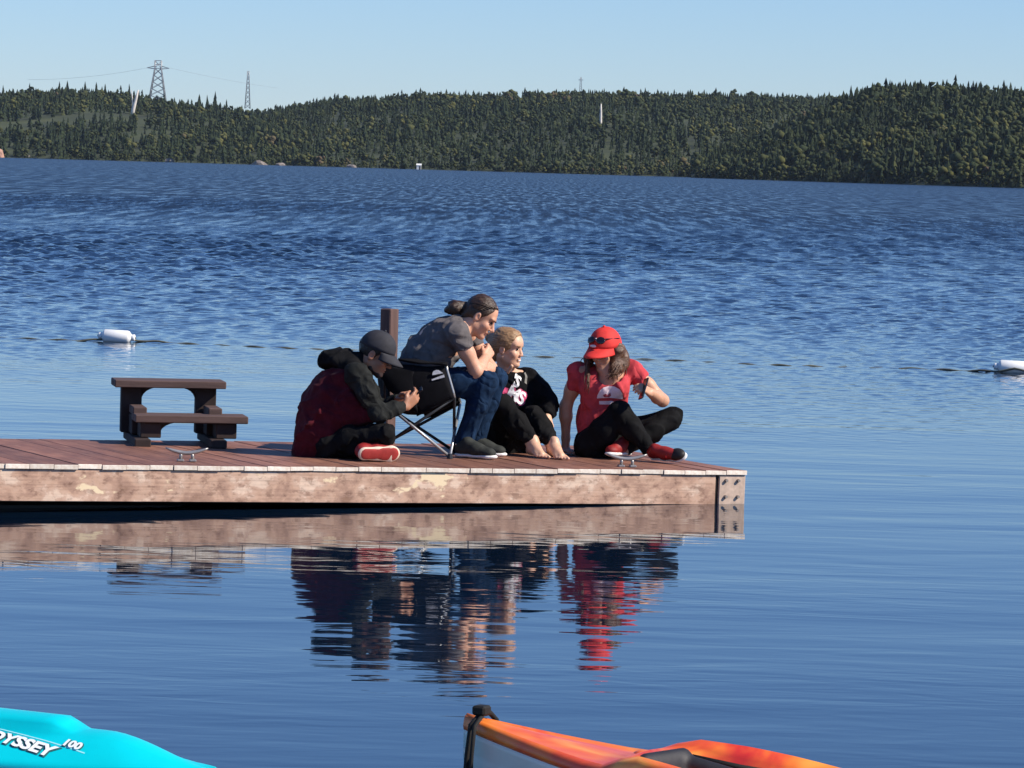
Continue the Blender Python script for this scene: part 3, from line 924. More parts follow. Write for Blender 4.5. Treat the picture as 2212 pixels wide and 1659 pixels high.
def folds(amp, freq, seed, stretch=(1, 1, 1)):
    r = np.random.default_rng(seed)
    K = r.normal(0, 1, (5, 3)); K /= np.linalg.norm(K, axis=1)[:, None]; K = K * freq * r.uniform(0.6, 1.5, 5)[:, None] * np.array(stretch)
    ph = r.random(5) * 6.28
    def f(P):
        s = np.zeros(len(P)); w = np.zeros(len(P))
        for i in range(5):
            s = np.sin(P @ K[i] + ph[i] + 1.1 * s)
            w += (1 - np.abs(s)) ** 2 if i % 2 else 0.5 * s
        return amp * (0.6 - 0.5 * w)
    return f
def blob_obj(name, B, h, mat, parent, wrinkle=None, off=None, attrs=None):
    V, Q = B.mesh(h, wrinkle)
    off = np.array(off if off is not None else parent.matrix_world.translation if parent.parent is None else (0, 0, 0))
    at_ = attrs(V) if attrs else None
    return link(name, np_mesh(name, V - np.array(off), Q, mat, True, at_), parent)

# ------------------------------------------------------------------ body pieces
def add_head(B, c, M, s=1.0, neck=None, neck_r=(0.052, 0.058), soft=0.0):
    """head with face; c is the point between the ears at eye height, M columns forward/left/up"""
    def w(p): return Vector(c) + M @ (Vector(p) * s)
    E = lambda p, r, k=0.02, sub=False, MM=M: B.ell(w(p), np.array(r) * s, MM, k * s, sub)
    E((-0.012, 0, 0.035), (0.099, 0.077, 0.090))
    E((0.030, 0, -0.045), (0.064, 0.058, 0.078))
    for y in (-1, 1):
        B.cone(w((-0.012, y * 0.047, -0.06)), w((0.066, y * 0.012, -0.104)), 0.024 * s, 0.018 * s, 0.02)
        E((0.062, y * 0.036, -0.034), (0.026, 0.024, 0.026), 0.015)
    E((0.080, 0, -0.102), (0.019, 0.022, 0.017), 0.012)
    E((0.078 - 0.003 * soft, 0, 0.026), (0.015, 0.050, 0.013), 0.016)
    if soft: E((0.050, 0, 0.045), (0.045, 0.058, 0.045), 0.03)
    B.cone(w((0.090, 0, 0.004)), w((0.113 - 0.006 * soft, 0, -0.034)), 0.0085 * s, (0.0125 - 0.002 * soft) * s, 0.010)
    for y in (-1, 1):
        E((0.103, y * 0.011, -0.038), (0.009, 0.009, 0.008), 0.005)
        E((0.102, y * 0.031, 0.003), (0.013, 0.016, 0.009), 0.010, True)
        E((-0.006, y * 0.078, -0.014), (0.021, 0.010, 0.034), 0.006)
        E((-0.001, y * 0.086, -0.012), (0.010, 0.006, 0.018), 0.004, True)
    E((0.092, 0, -0.064), (0.011, 0.024, 0.007), 0.006)
    E((0.089, 0, -0.077), (0.011, 0.020, 0.007), 0.006)
    E((0.103, 0, -0.0705), (0.012, 0.023, 0.0025), 0.003, True)
    if neck is not None:
        B.cone(w((-0.028, 0, -0.05)), neck, neck_r[0] * s, neck_r[1] * s, 0.03)
def face_attr(c, M, s=1.0):
    c = np.array(c); Mi = np.array(M)
    def f(V):
        q = (V - c) @ Mi / s
        g = lambda p, r: np.exp(-(((q - np.array(p)) / np.array(r)) ** 2).sum(-1))
        lips = g((0.096, 0, -0.0705), (0.02, 0.024, 0.011))
        flush = 0.45 * (g((0.07, 0.045, -0.035), (0.03, 0.02, 0.02)) + g((0.07, -0.045, -0.035), (0.03, 0.02, 0.02))) + 0.5 * g((0.112, 0, -0.036), (0.014, 0.014, 0.012)) + 0.5 * g((-0.006, 0.085, -0.014), (0.03, 0.012, 0.04)) + 0.5 * g((-0.006, -0.085, -0.014), (0.03, 0.012, 0.04))
        return {'flush': np.clip(lips + flush, 0, 1)}
    return f
def add_hand(B, wrist, fdir, back, thumb=1, curl=(0.35, 0.5, 0.4), s=1.0, spread=0.0, thumb_in=0.35):
    """palm, four fingers and a thumb; back is the normal of the back of the hand, thumb=+-1 picks the side"""
    M = frame(fdir, back); W = Vector(wrist)
    def w(p): return W + M @ (Vector((p[0], p[1] * thumb, p[2])) * s)
    for y in (-0.027, -0.009, 0.010, 0.027):
        B.cone(w((0.008, y * 0.8, 0)), w((0.082, y, 0.002)), 0.0145 * s, 0.0118 * s, 0.012)
    L = [(0.028, 0.073), (0.010, 0.083), (-0.009, 0.077), (-0.027, 0.060)]
    for i, (y, ln) in enumerate(L):
        a = 0.0; p = Vector((0.082, y, 0.002)); sp = spread * (1.5 - i) * 0.12
        for q, fr in enumerate((0.44, 0.31, 0.25)):
            a += curl[q] * (1 + 0.08 * i)
            n = p + Vector((math.cos(a) * math.cos(sp), math.sin(sp), -math.sin(a))) * (ln * fr)
            B.cone(w(p), w(n), (0.0096 - 0.001 * q) * s, (0.0088 - 0.0011 * q) * s, 0.004)
            p = n
    B.cone(w((0.018, 0.022, -0.004)), w((0.045, 0.044, -0.012)), 0.0145 * s, 0.0115 * s, 0.01)
    B.cone(w((0.045, 0.044, -0.012)), w((0.071, 0.052 - 0.02 * thumb_in, -0.020 - 0.01 * thumb_in)), 0.0112 * s, 0.0095 * s, 0.004)
    B.cone(w((0.071, 0.052 - 0.02 * thumb_in, -0.020 - 0.01 * thumb_in)), w((0.093, 0.054 - 0.05 * thumb_in, -0.026 - 0.02 * thumb_in)), 0.0095 * s, 0.0078 * s, 0.004)
def add_foot(B, ankle, toe_dir, up, s=1.0):
    M = frame(toe_dir, up); A = Vector(ankle)
    def w(p): return A + M @ (Vector(p) * s)
    B.cone(w((0, 0, 0.03)), w((0.0, 0, -0.02)), 0.034 * s, 0.034 * s, 0.03)
    B.cone(w((-0.045, 0, -0.045)), w((0.05, 0, -0.035)), 0.030 * s, 0.032 * s, 0.03)
    B.cone(w((0.02, 0, -0.015)), w((0.13, 0.0, -0.050)), 0.034 * s, 0.022 * s, 0.03, ((0, 0, 1), 1.0))
    for i, (y, l, r) in enumerate(((0.030, 0.045, 0.0135), (0.012, 0.040, 0.0098), (-0.003, 0.035, 0.0092), (-0.017, 0.028, 0.0088), (-0.030, 0.020, 0.0085))):
        B.cone(w((0.075, y * 0.75, -0.045)), w((0.138 - 0.006 * i, y, -0.056)), 0.017 * s, 0.012 * s, 0.015)
        B.cone(w((0.138 - 0.006 * i, y, -0.056)), w((0.138 + l - 0.006 * i, y * 1.08, -0.062)), r * s, r * 0.85 * s, 0.005)
def shoe(parent, off, heel, toe, sole_n, mats, s=1.0, name='shoe', rim=0.016, ankle=None, length=0.285):
    """shoe > upper mesh with sole, tongue and laces as sub-parts; sole_n points out of the sole"""
    heel, toe = Vector(heel), Vector(toe)
    M = frame(toe - heel, -Vector(sole_n))
    L = (toe - heel).length
    def w(p): return heel + M @ Vector((p[0] * L, p[1] * s, p[2] * s))
    U = Blob()
    U.cone(w((0.12, 0, 0.045)), w((0.5, 0, 0.042)), 0.036 * s, 0.038 * s, 0.03)
    U.cone(w((0.5, 0, 0.038)), w((0.86, 0, 0.030)), 0.040 * s, 0.030 * s, 0.03)
    U.ell(w((0.80, 0.004, 0.028)), (0.055 * s, 0.044 * s, 0.028 * s), M, 0.02)
    U.cone(w((0.16, 0, 0.05)), w((0.26, 0, 0.088)), 0.036 * s, 0.034 * s, 0.03)
    U.cone(w((0.30, 0, 0.08)), w((0.62, 0, 0.052)), 0.030 * s, 0.026 * s, 0.03)
    U.cut(w((0.45, 0, 0.008)), M @ Vector((0, 0, -1)), 0.3)
    up = blob_obj(name, U, 0.005, mats[0], parent, folds(0.0015, 60, 5), off)
    S = Blob()
    for (a, b, y, r1, r2) in ((0.10, 0.45, 0.0, 0.036, 0.034), (0.45, 0.84, 0.004, 0.036, 0.043), (0.84, 0.93, 0.006, 0.043, 0.032)):
        S.cone(w((a, y, 0.004)), w((b, y, 0.006)), r1 * s, r2 * s, 0.02, (M @ Vector((0, 0, 1)), rim / 0.04))
    blob_obj('sole', S, 0.004, mats[1], up, None, off)
    if len(mats) > 2:
        T = Blob()
        for q in (0.38, 0.46, 0.54, 0.62):
            T.cone(w((q, -0.024, 0.092 - q * 0.030)), w((q, 0.024, 0.092 - q * 0.030)), 0.0045 * s, 0.0045 * s, 0.003)
        blob_obj('laces', T, 0.0035, mats[2], up, None, off)
    return up
def cap(parent, off, c, M, s, mat, brim_dir=0.0, brim_len=0.072, droop=0.012, button=True):
    """baseball cap: panelled crown > brim, seams, button"""
    c = Vector(c)
    def w(p): return c + M @ (Vector(p) * s) - Vector(off)
    bm = bmesh.new()
    rings = []
    nz, na = 9, 36
    for i in range(nz + 1):
        t = i / nz * math.pi / 2
        ring = []
        for k in range(na):
            a = 2 * math.pi * k / na
            cz = math.cos(t) ** 0.85 if i < nz else 0.0
            bul = 1 + 0.012 * math.cos(6 * a)
            x = (-0.008 + (0.112 if math.cos(a) > 0 else 0.110) * cz * math.cos(a) * bul); y = 0.090 * cz * math.sin(a) * bul
            z = 0.030 + 0.108 * math.sin(t) ** 1.0 - 0.014 * (1 - math.cos(a)) / 2 * (1 - i / nz)
            ring.append(bm.verts.new(w((x, y, z))))
        rings.append(ring)
    for r1, r2 in zip(rings, rings[1:]):
        for k in range(na):
            bm.faces.new((r1[k], r1[(k + 1) % na], r2[(k + 1) % na], r2[k]))
    bmesh.ops.remove_doubles(bm, verts=bm.verts[:], dist=0.0005)
    cr = bm_obj('cap', bm, mat, parent, True)
    md = cr.modifiers.new('thick', 'SOLIDIFY'); md.thickness = 0.004; md.offset = -1
    bm = bmesh.new()
    rows = []
    for i in range(6):
        f = i / 5
        row = []
        for k in range(17):
            a = (-1 + k / 8) * 1.12
            edge = math.cos(a / 1.12 * math.pi / 2) ** 0.55 if abs(k - 8) < 8 else 0.0
            x0, y0 = -0.008 + 0.113 * math.cos(a), 0.091 * math.sin(a)
            ex = brim_len * edge * f
            row.append(bm.verts.new(w((x0 + ex, y0 * (1 + 0.06 * f), 0.034 - droop * f - 0.022 * (math.sin(a)) ** 2 * (0.4 + f) - 0.10 * ex * ex / 0.07))))
        rows.append(row)
    for r1, r2 in zip(rows, rows[1:]):
        for k in range(16):
            bm.faces.new((r1[k], r1[k + 1], r2[k + 1], r2[k]))
    bmesh.ops.remove_doubles(bm, verts=bm.verts[:], dist=0.0004)
    b = bm_obj('brim', bm, mat, cr, True)
    md = b.modifiers.new('thick', 'SOLIDIFY'); md.thickness = 0.005; md.offset = 0
    if button:
        bm = bmesh.new(); bmesh.ops.create_icosphere(bm, subdivisions=2, radius=0.009 * s, matrix=Matrix.Translation(w((-0.008, 0, 0.139))))
        bm_obj('button', bm, mat, cr, True)
    return cr
def eyes_brows(parent, off, c, M, s, brow_mat, iris_mat):
    for y in (-1, 1):
        bm = bmesh.new(); bmesh.ops.create_icosphere(bm, subdivisions=2, radius=0.0085 * s, matrix=Matrix.Translation(Vector(c) + M @ (Vector((0.0845, y * 0.031, 0.003)) * s) - Vector(off)))
        bm_obj('eye', bm, iris_mat, parent, True)
        B = Blob(); w = lambda p: Vector(c) + M @ (Vector(p) * s)
        B.cone(w((0.096, y * 0.016, 0.021)), w((0.090, y * 0.046, 0.024)), 0.0042 * s, 0.003 * s, 0.003)
        blob_obj('eyebrow', B, 0.003, brow_mat, parent, None, off)
def slab(name, c, M, size, mat, parent, off, bevel=0.004):
    bm = bmesh.new(); bm_box(bm, Vector(c) - Vector(off), size, M, bevel)
    return bm_obj(name, bm, mat, parent)
def project_print(name, obj_target, off, origin, M, pieces, mat, parent, lift=0.0025, sub=0.012):
    """flat printed shapes (2D polygons in metres, x right / y up in frame M columns right/up/normal) laid on a garment"""
    me = obj_target.data
    bvh = BVHTree.FromPolygons([v.co.copy() for v in me.vertices], [tuple(p.vertices) for p in me.polygons])
    bm = bmesh.new()
    for poly in pieces:
        if isinstance(poly, bpy.types.Mesh):
            b0 = len(bm.verts); bm.from_mesh(poly)
        else:
            bm.faces.new([bm.verts.new((p[0], p[1], 0)) for p in poly])
    bmesh.ops.triangulate(bm, faces=bm.faces[:])
    for _ in range(5):
        es = [e for e in bm.edges if e.calc_length() > sub]
        if not es: break
        bmesh.ops.subdivide_edges(bm, edges=es, cuts=1)
        bmesh.ops.triangulate(bm, faces=bm.faces[:])
    O = Vector(origin) - Vector(off); n = M.col[2].copy()
    dead = []
    for v in bm.verts:
        st = O + M.col[0] * v.co.x + M.col[1] * v.co.y + n * 0.4
        hit = bvh.ray_cast(st, -n, 0.9)
        if hit[0] is None: dead.append(v); v.co = st; continue
        v.co = hit[0] + n * lift
    if dead: bmesh.ops.delete(bm, geom=dead, context='VERTS')
    return bm_obj(name, bm, mat, parent)
def text_mesh(txt, size, shear=0.0, bold=0.0, space=1.0, scx=1.0):
    cu = bpy.data.curves.new('lettering', 'FONT'); cu.body = txt; cu.size = size; cu.shear = shear
    cu.offset = bold; cu.align_x = 'CENTER'; cu.align_y = 'CENTER'; cu.space_character = space; cu.resolution_u = 3
    o = bpy.data.objects.new('lettering', cu); col.objects.link(o)
    dg = bpy.context.evaluated_depsgraph_get()
    me = bpy.data.meshes.new_from_object(o.evaluated_get(dg))
    bpy.data.objects.remove(o)
    for v in me.vertices: v.co.x *= scx
    return me
def m_skin(name, c, flush=(0.55, 0.17, 0.12), rough=0.5):
    m, nt, p = new_mat(name)
    n = noise(nt, 22, 4)
    r = ramp(nt, [(0.3, tuple(x * 0.9 for x in c)), (0.7, tuple(x * 1.08 for x in c))], n.outputs[0])
    a = nt.nodes.new('ShaderNodeAttribute'); a.attribute_name = 'flush'
    mx = nt.nodes.new('ShaderNodeMix'); mx.data_type = 'RGBA'
    ml = nt.nodes.new('ShaderNodeMath'); ml.operation = 'MULTIPLY'; ml.inputs[1].default_value = 0.6
    nt.links.new(a.outputs['Fac'], ml.inputs[0]); nt.links.new(ml.outputs[0], mx.inputs[0])
    nt.links.new(r.outputs[0], mx.inputs[6]); mx.inputs[7].default_value = (*flush, 1)
    nt.links.new(mx.outputs[2], p.inputs['Base Color'])
    p.inputs['Roughness'].default_value = rough
    p.inputs['Subsurface Weight'].default_value = 0.15
    p.inputs['Subsurface Radius'].default_value = (0.010, 0.004, 0.002)
    p.inputs['Subsurface Scale'].default_value = 1.0
    return m
def m_hair(name, dark, light, scale=(30, 30, 220)):
    m, nt, p = new_mat(name)
    n = noise(nt, 1.0, 4, 0.6, None, scale, 0.4)
    r = ramp(nt, [(0.3, dark), (0.7, light)], n.outputs[0])
    nt.links.new(r.outputs[0], p.inputs['Base Color'])
    p.inputs['Roughness'].default_value = 0.42
    p.inputs['Specular IOR Level'].default_value = 0.5
    b = bump(nt, n.outputs[0], 0.7, 0.006); nt.links.new(b.outputs[0], p.inputs['Normal'])
    return m
# ------------------------------------------------------------------ people
SKIN_A = m_skin('skin_tan', (0.40, 0.19, 0.11))
SKIN_B = m_skin('skin_fair', (0.66, 0.35, 0.225))
SKIN_C = m_skin('skin_light', (0.70, 0.41, 0.27))
SKIN_D = m_skin('skin_warm', (0.60, 0.32, 0.20))
HAIR_A = m_hair('hair_black', (0.008, 0.006, 0.005), (0.025, 0.018, 0.014))
HAIR_B = m_hair('hair_dark_brown', (0.018, 0.009, 0.006), (0.075, 0.038, 0.020))
HAIR_C = m_hair('hair_dark_blond', (0.16, 0.085, 0.040), (0.46, 0.28, 0.14))
HAIR_D = m_hair('hair_auburn', (0.045, 0.018, 0.009), (0.15, 0.070, 0.034), (40, 40, 160))
EYE = simple('eye_dark', (0.03, 0.02, 0.017), 0.15, 0.1, 10, 10, 0)
MAROON = simple('maroon_fleece', (0.070, 0.008, 0.014), 0.85, 0.25, 20, 260, 0.35, 0.002, 0.08, sheen=0.05, crease=(9, 0.05))
CHARC = simple('charcoal_fleece', (0.020, 0.021, 0.020), 0.88, 0.3, 20, 260, 0.35, 0.002, 0.08, crease=(11, 0.045))
HOODK = simple('black_fleece', (0.010, 0.010, 0.011), 0.9, 0.3, 20, 260, 0.35, 0.002, 0.06, crease=(11, 0.04))
PANTK = simple('black_trouser_cloth', (0.009, 0.009, 0.0095), 0.85, 0.35, 14, 240, 0.3, 0.002, 0.08, crease=(10, 0.045))
CAPG = simple('grey_cap_cloth', (0.026, 0.026, 0.033), 0.8, 0.2, 30, 300, 0.3, 0.002)
SHOER = simple('red_shoe_cloth', (0.27, 0.015, 0.014), 0.6, 0.25, 25, 200, 0.3, 0.002)
SOLER = simple('red_rubber_sole', (0.36, 0.032, 0.027), 0.6, 0.15, 25, 120, 0.3, 0.002)
CREAM = simple('cream_rubber', (0.72, 0.60, 0.47), 0.6, 0.12, 25, 100, 0.15)
WHITEC = simple('white_rubber', (0.78, 0.77, 0.74), 0.55, 0.1, 25, 100, 0.15)
GREYT = simple('grey_tshirt_jersey', (0.125, 0.112, 0.112), 0.9, 0.22, 16, 300, 0.3, 0.002, 0.08, crease=(9, 0.045))
JEAN = simple('blue_denim', (0.010, 0.026, 0.060), 0.85, 0.45, 18, 320, 0.4, 0.002, 0.08, crease=(11, 0.05))
SHOEG = simple('grey_green_shoe_mesh', (0.026, 0.029, 0.025), 0.8, 0.3, 40, 260, 0.4, 0.002)
BLACKS = simple('black_sweatshirt', (0.006, 0.006, 0.007), 0.88, 0.3, 18, 260, 0.35, 0.002, 0.08, crease=(10, 0.045))
REDT = simple('red_tshirt_jersey', (0.52, 0.060, 0.070), 0.85, 0.2, 16, 300, 0.3, 0.002, 0.08, crease=(9, 0.04))
REDC = simple('red_cap_cloth', (0.68, 0.035, 0.028), 0.75, 0.12, 30, 300, 0.3, 0.002)
PINKP = simple('pale_pink_print', (0.84, 0.66, 0.68), 0.8, 0.1, 60, 200, 0.1)
REDPR = simple('dark_red_print', (0.33, 0.06, 0.08), 0.8, 0.1, 60, 200, 0.1)
WHITEP = simple('white_print', (0.82, 0.80, 0.80), 0.8, 0.06, 60, 200, 0.1)
PINKL = simple('magenta_print', (0.55, 0.06, 0.16), 0.8, 0.1, 60, 200, 0.1)
PHONE = simple('phone_black', (0.008, 0.008, 0.009), 0.25, 0.1, 10, 10, 0, spec=0.6)
LENS = simple('sunglass_lens', (0.012, 0.008, 0.008), 0.12, 0.1, 10, 10, 0, spec=0.7)
CORD = simple('drawstring_white', (0.62, 0.60, 0.55), 0.8, 0.1)
UPV = Vector((0, 0, 1))
def strands(name, guides, n, spread, wave, mat, parent, off, seed, r=0.0024):
    """many fine locks following guide lines; one mesh"""
    q = random.Random(seed)
    bm = bmesh.new()
    for _ in range(n):
        g = q.choice(guides)
        o = Vector((q.gauss(0, 1), q.gauss(0, 1), q.gauss(0, 1))) * spread
        f0, f1 = q.uniform(0, 0.25), q.uniform(0.7, 1.06)
        ph, fr = q.uniform(0, 6.28), q.uniform(5, 11)
        pts = []
        for i in range(11):
            t = f0 + (f1 - f0) * i / 10
            x = min(max(t, 0), 0.9999) * (len(g) - 1); k = int(x)
            p = Vector(g[k]).lerp(Vector(g[k + 1]), x - k) + o * (0.75 + 0.5 * t)
            if t > 1: p += (Vector(g[-1]) - Vector(g[-2])).normalized() * (t - 1) * 0.1
            p += Vector((math.sin(t * fr + ph), math.cos(t * fr * 0.9 + ph), 0.3 * math.sin(t * fr * 1.3))) * wave * (0.3 + t)
            pts.append(p - Vector(off))
        bm_tube(bm, pts, [r * (1 - 0.75 * abs(i / 5 - 1) ** 2) + 0.0004 for i in range(11)], 4)
    return bm_obj(name, bm, mat, parent, True)
def combed(w, s, target, n, rx, top, back=0.0, y=0.09):
    """guide lines over the crown from the hairline to a gathering point (head coordinates)"""
    gs = []
    for k in range(n):
        a = -1.25 + 2.5 * k / (n - 1)
        st = Vector((0.064 - 0.040 * abs(a) ** 1.5, y * math.sin(a), 0.055 + 0.030 * math.cos(a) - 0.05 * max(0, abs(a) - 0.8)))
        g = []
        for i in range(8):
            t = i / 7
            p = st.lerp(Vector(target), t)
            d = p - Vector((-0.018, 0, 0.034))
            e_ = math.sqrt((d.x / rx) ** 2 + (d.y / 0.0875) ** 2 + (d.z / top) ** 2)
            if e_ < 1.0: p = Vector((-0.018, 0, 0.034)) + d / max(e_, 0.25)
            g.append(w(p))
        gs.append(g)
    return gs

# --- person in the maroon hoodie, cross-legged, looking down at a phone ---------------------------------
def person_maroon():
    Y0 = ondeck(697, 990).y + 0.17
    z = lambda x, y, d=0.0: ZA(x, y, Y0 + d)
    base = z(330, 1500); base.z = deckz(base)
    t = empty('person', base, 'person in a maroon hoodie and dark cap sitting cross-legged on the deck with a phone', 'person')
    off = base
    B = Blob()
    hc = z(960, 330, -0.02)
    M = frame((0.86, -0.16, -0.40), (0.38, -0.02, 1))
    nb = z(690, 560)
    add_head(B, hc, M, 1.0, nb)
    B.chain([z(330, 1340), z(400, 1080), z(520, 800), nb], [0.11, 0.12, 0.12, 0.07], 0.05)
    shN, shF = z(735, 560, -0.17), z(700, 560, 0.19)
    elN, elF = z(985, 1015, -0.22), z(1030, 960, 0.16)
    wrN, wrF = z(1300, 935, -0.10), z(1225, 855, 0.06)
    B.chain([nb, shN, elN, wrN], [0.06, 0.045, 0.036, 0.025], 0.03)
    B.chain([nb, shF, elF, wrF], [0.06, 0.045, 0.036, 0.025], 0.03)
    add_hand(B, wrN, z(1450, 790, -0.05) - wrN, (0.35, -0.85, -0.4), 1, (0.30, 0.55, 0.45), 1.0)
    add_hand(B, wrF, z(1330, 750, -0.03) - wrF, (-0.5, 0.55, 0.6), -1, (0.45, 0.6, 0.5), 1.0)
    hipN, hipF = z(370, 1380, -0.10), z(360, 1360, 0.11)
    knN, knF = z(1045, 1245, -0.24), z(1000, 1260, 0.30)
    anN, anF = z(640, 1440, 0.12), z(760, 1445, -0.20)
    B.chain([hipN, knN, anN], [0.08, 0.05, 0.035], 0.03); B.chain([hipF, knF, anF], [0.08, 0.05, 0.035], 0.03)
    blob_obj('body', B, 0.0066, SKIN_A, t, None, off, face_attr(hc, M))
    eyes_brows(t, off, hc, M, 1.0, HAIR_A, EYE)
    # short dark hair and beard
    H = Blob(); w = lambda p: hc + M @ Vector(p)
    H.ell(w((-0.022, 0, 0.030)), (0.101, 0.083, 0.092), M, 0.01)
    H.cut(w((0.045, 0, 0.0)), M @ Vector((1, 0, 0.1)), 0.2); H.cut(w((0.0, 0, -0.035)), M @ Vector((0.25, 0, -1)), 0.2)
    blob_obj('hair', H, 0.006, HAIR_A, t, folds(0.004, 140, 3), off)
    H = Blob(); H.cone(w((0.012, 0.042, -0.082)), w((0.070, 0.012, -0.108)), 0.023, 0.021, 0.01); H.cone(w((0.012, -0.042, -0.082)), w((0.070, -0.012, -0.108)), 0.023, 0.021, 0.01)
    H.ell(w((0.076, 0, -0.106)), (0.021, 0.022, 0.021), M, 0.01)
    blob_obj('beard', H, 0.005, HAIR_A, t, folds(0.003, 170, 4), off)
    cap(t, off, hc + M @ Vector((0, 0, 0.004)), M, 1.04, CAPG, brim_len=0.075, droop=0.03)
    # hoodie
    T = Blob()
    T.chain([z(255, 1395), z(330, 1180), z(400, 990), z(470, 800), z(560, 620)], [0.145, 0.165, 0.172, 0.150, 0.100], 0.06, ((0, 1, 0), 1.12))
    T.cone(z(420, 1220, -0.02), z(600, 1130, -0.06), 0.15, 0.11, 0.08)
    T.cone(z(600, 1020, -0.10), z(890, 1035, -0.17), 0.105, 0.062, 0.06)
    T.cone(z(330, 1330, -0.03), z(430, 1330, -0.06), 0.14, 0.11, 0.06)
    T.cone(z(620, 640, -0.10), z(700, 820, -0.12), 0.09, 0.09, 0.05)
    T.cut(z(300, 1560), (0, 0, -1), 0.5)
    fb = folds(0.020, 17, 8, (1, 1, 1.4)); ff = folds(0.010, 42, 9)
    hood = blob_obj('hoodie', T, 0.0085, MAROON, t, lambda P: fb(P) + ff(P), off)
    def sleeve(sh, el, wr, r, seed):
        S = Blob()
        S.cone(nb + (sh - nb) * 0.35 + Vector((0, 0, 0.0)), sh, 0.072, r[0], 0.05)
        mid = sh.lerp(el, 0.55)
        S.chain([sh, mid, el], [r[0], r[1], r[2]], 0.04)
        S.chain([el, el.lerp(wr, 0.55), wr], [r[2], r[3], r[4]], 0.03)
        S.cut(wr, wr - el, 0.06)
        f1 = folds(0.016, 36, seed)
        return blob_obj('sleeve', S, 0.0075, CHARC, hood, f1, off)
    sleeve(shN, elN, wrN, (0.078, 0.064, 0.056, 0.050, 0.038), 21)
    sleeve(shF, elF, wrF, (0.075, 0.062, 0.055, 0.048, 0.038), 22)
    K = Blob()
    K.ell(z(520, 400, 0.02), (0.118, 0.145, 0.070), frame((1, 0, -0.25), UPV), 0.04)
    K.ell(z(400, 425, 0.02), (0.065, 0.12, 0.055), None, 0.04)
    K.cone(z(640, 420, -0.02), z(730, 430, -0.03), 0.085, 0.075, 0.05)
    K.cone(z(690, 470, -0.10), z(760, 560, -0.12), 0.062, 0.055, 0.04)
    K.cone(z(690, 470, 0.10), z(760, 560, 0.12), 0.062, 0.055, 0.04)
    blob_obj('hood', K, 0.0075, HOODK, hood, folds(0.022, 30, 31), off)
    for (y1, x2, y2) in ((-0.055, 905, 790), (-0.015, 965, 745)):
        blob_obj('drawstring', Blob().cone(z(905, 560, y1), z(x2, y2, y1 - 0.01), 0.004, 0.004, 0.003), 0.0035, HOODK, hood, None, off)
    # trousers
    L = Blob()
    L.cone(z(330, 1385, 0.0), z(420, 1385, 0.0), 0.125, 0.12, 0.05, ((0, 1, 0), 1.3))
    L.chain([hipN, hipN.lerp(knN, 0.5), knN, anN], [0.100, 0.088, 0.070, 0.055], 0.035)
    L.chain([hipF, hipF.lerp(knF, 0.5), knF, anF], [0.100, 0.088, 0.070, 0.055], 0.035)
    L.cut(z(600, 1580), (0, 0, -1), 0.7)
    blob_obj('trousers', L, 0.0085, PANTK, t, folds(0.016, 30, 41), off)
    # red shoes: the near one turned over so that its sole shows
    h1 = z(790, 1478, -0.37); d1 = z(1205, 1468, -0.27)
    sn = Vector((0.42, -0.88, -0.22))
    shoe(t, off, h1, d1, sn, [SHOER, CREAM], 1.15, rim=0.013)
    M2 = frame(d1 - h1, -sn); L2 = (d1 - h1).length; q = lambda f, y, zz: h1 + M2 @ Vector((f * L2, y, zz))
    SO = Blob()
    SO.cone(q(0.62, 0.002, -0.003), q(0.86, 0.004, -0.003), 0.039, 0.042, 0.01, (M2 @ Vector((0, 0, 1)), 0.22))
    SO.cone(q(0.12, 0.0, -0.003), q(0.5, 0.002, -0.003), 0.034, 0.033, 0.01, (M2 @ Vector((0, 0, 1)), 0.22))
    blob_obj('shoe_tread', SO, 0.004, SOLER, t, None, off)
    h2, d2 = z(600, 1490, -0.02), z(900, 1490, -0.20)
    h2.z = deckz(h2) + 0.02; d2.z = deckz(d2) + 0.02
    shoe(t, off, h2, d2, (0.1, 0.35, -0.9), [SHOER, SHOER], 0.95)
    ph = empty('mobile_phone', z(1395, 800, -0.03), 'dark phone held by the person in the maroon hoodie', 'phone')
    Mp = frame((0.75, -0.1, 0.65), (-0.6, -0.25, 0.75))
    slab('phone_body', ph.location, Mp, (0.135, 0.068, 0.009), PHONE, ph, ph.location, 0.002)
    slab('screen', Vector(ph.location) + Mp @ Vector((0, 0, 0.0052)), Mp, (0.122, 0.06, 0.0012), LENS, ph, ph.location, 0.0)
person_maroon()

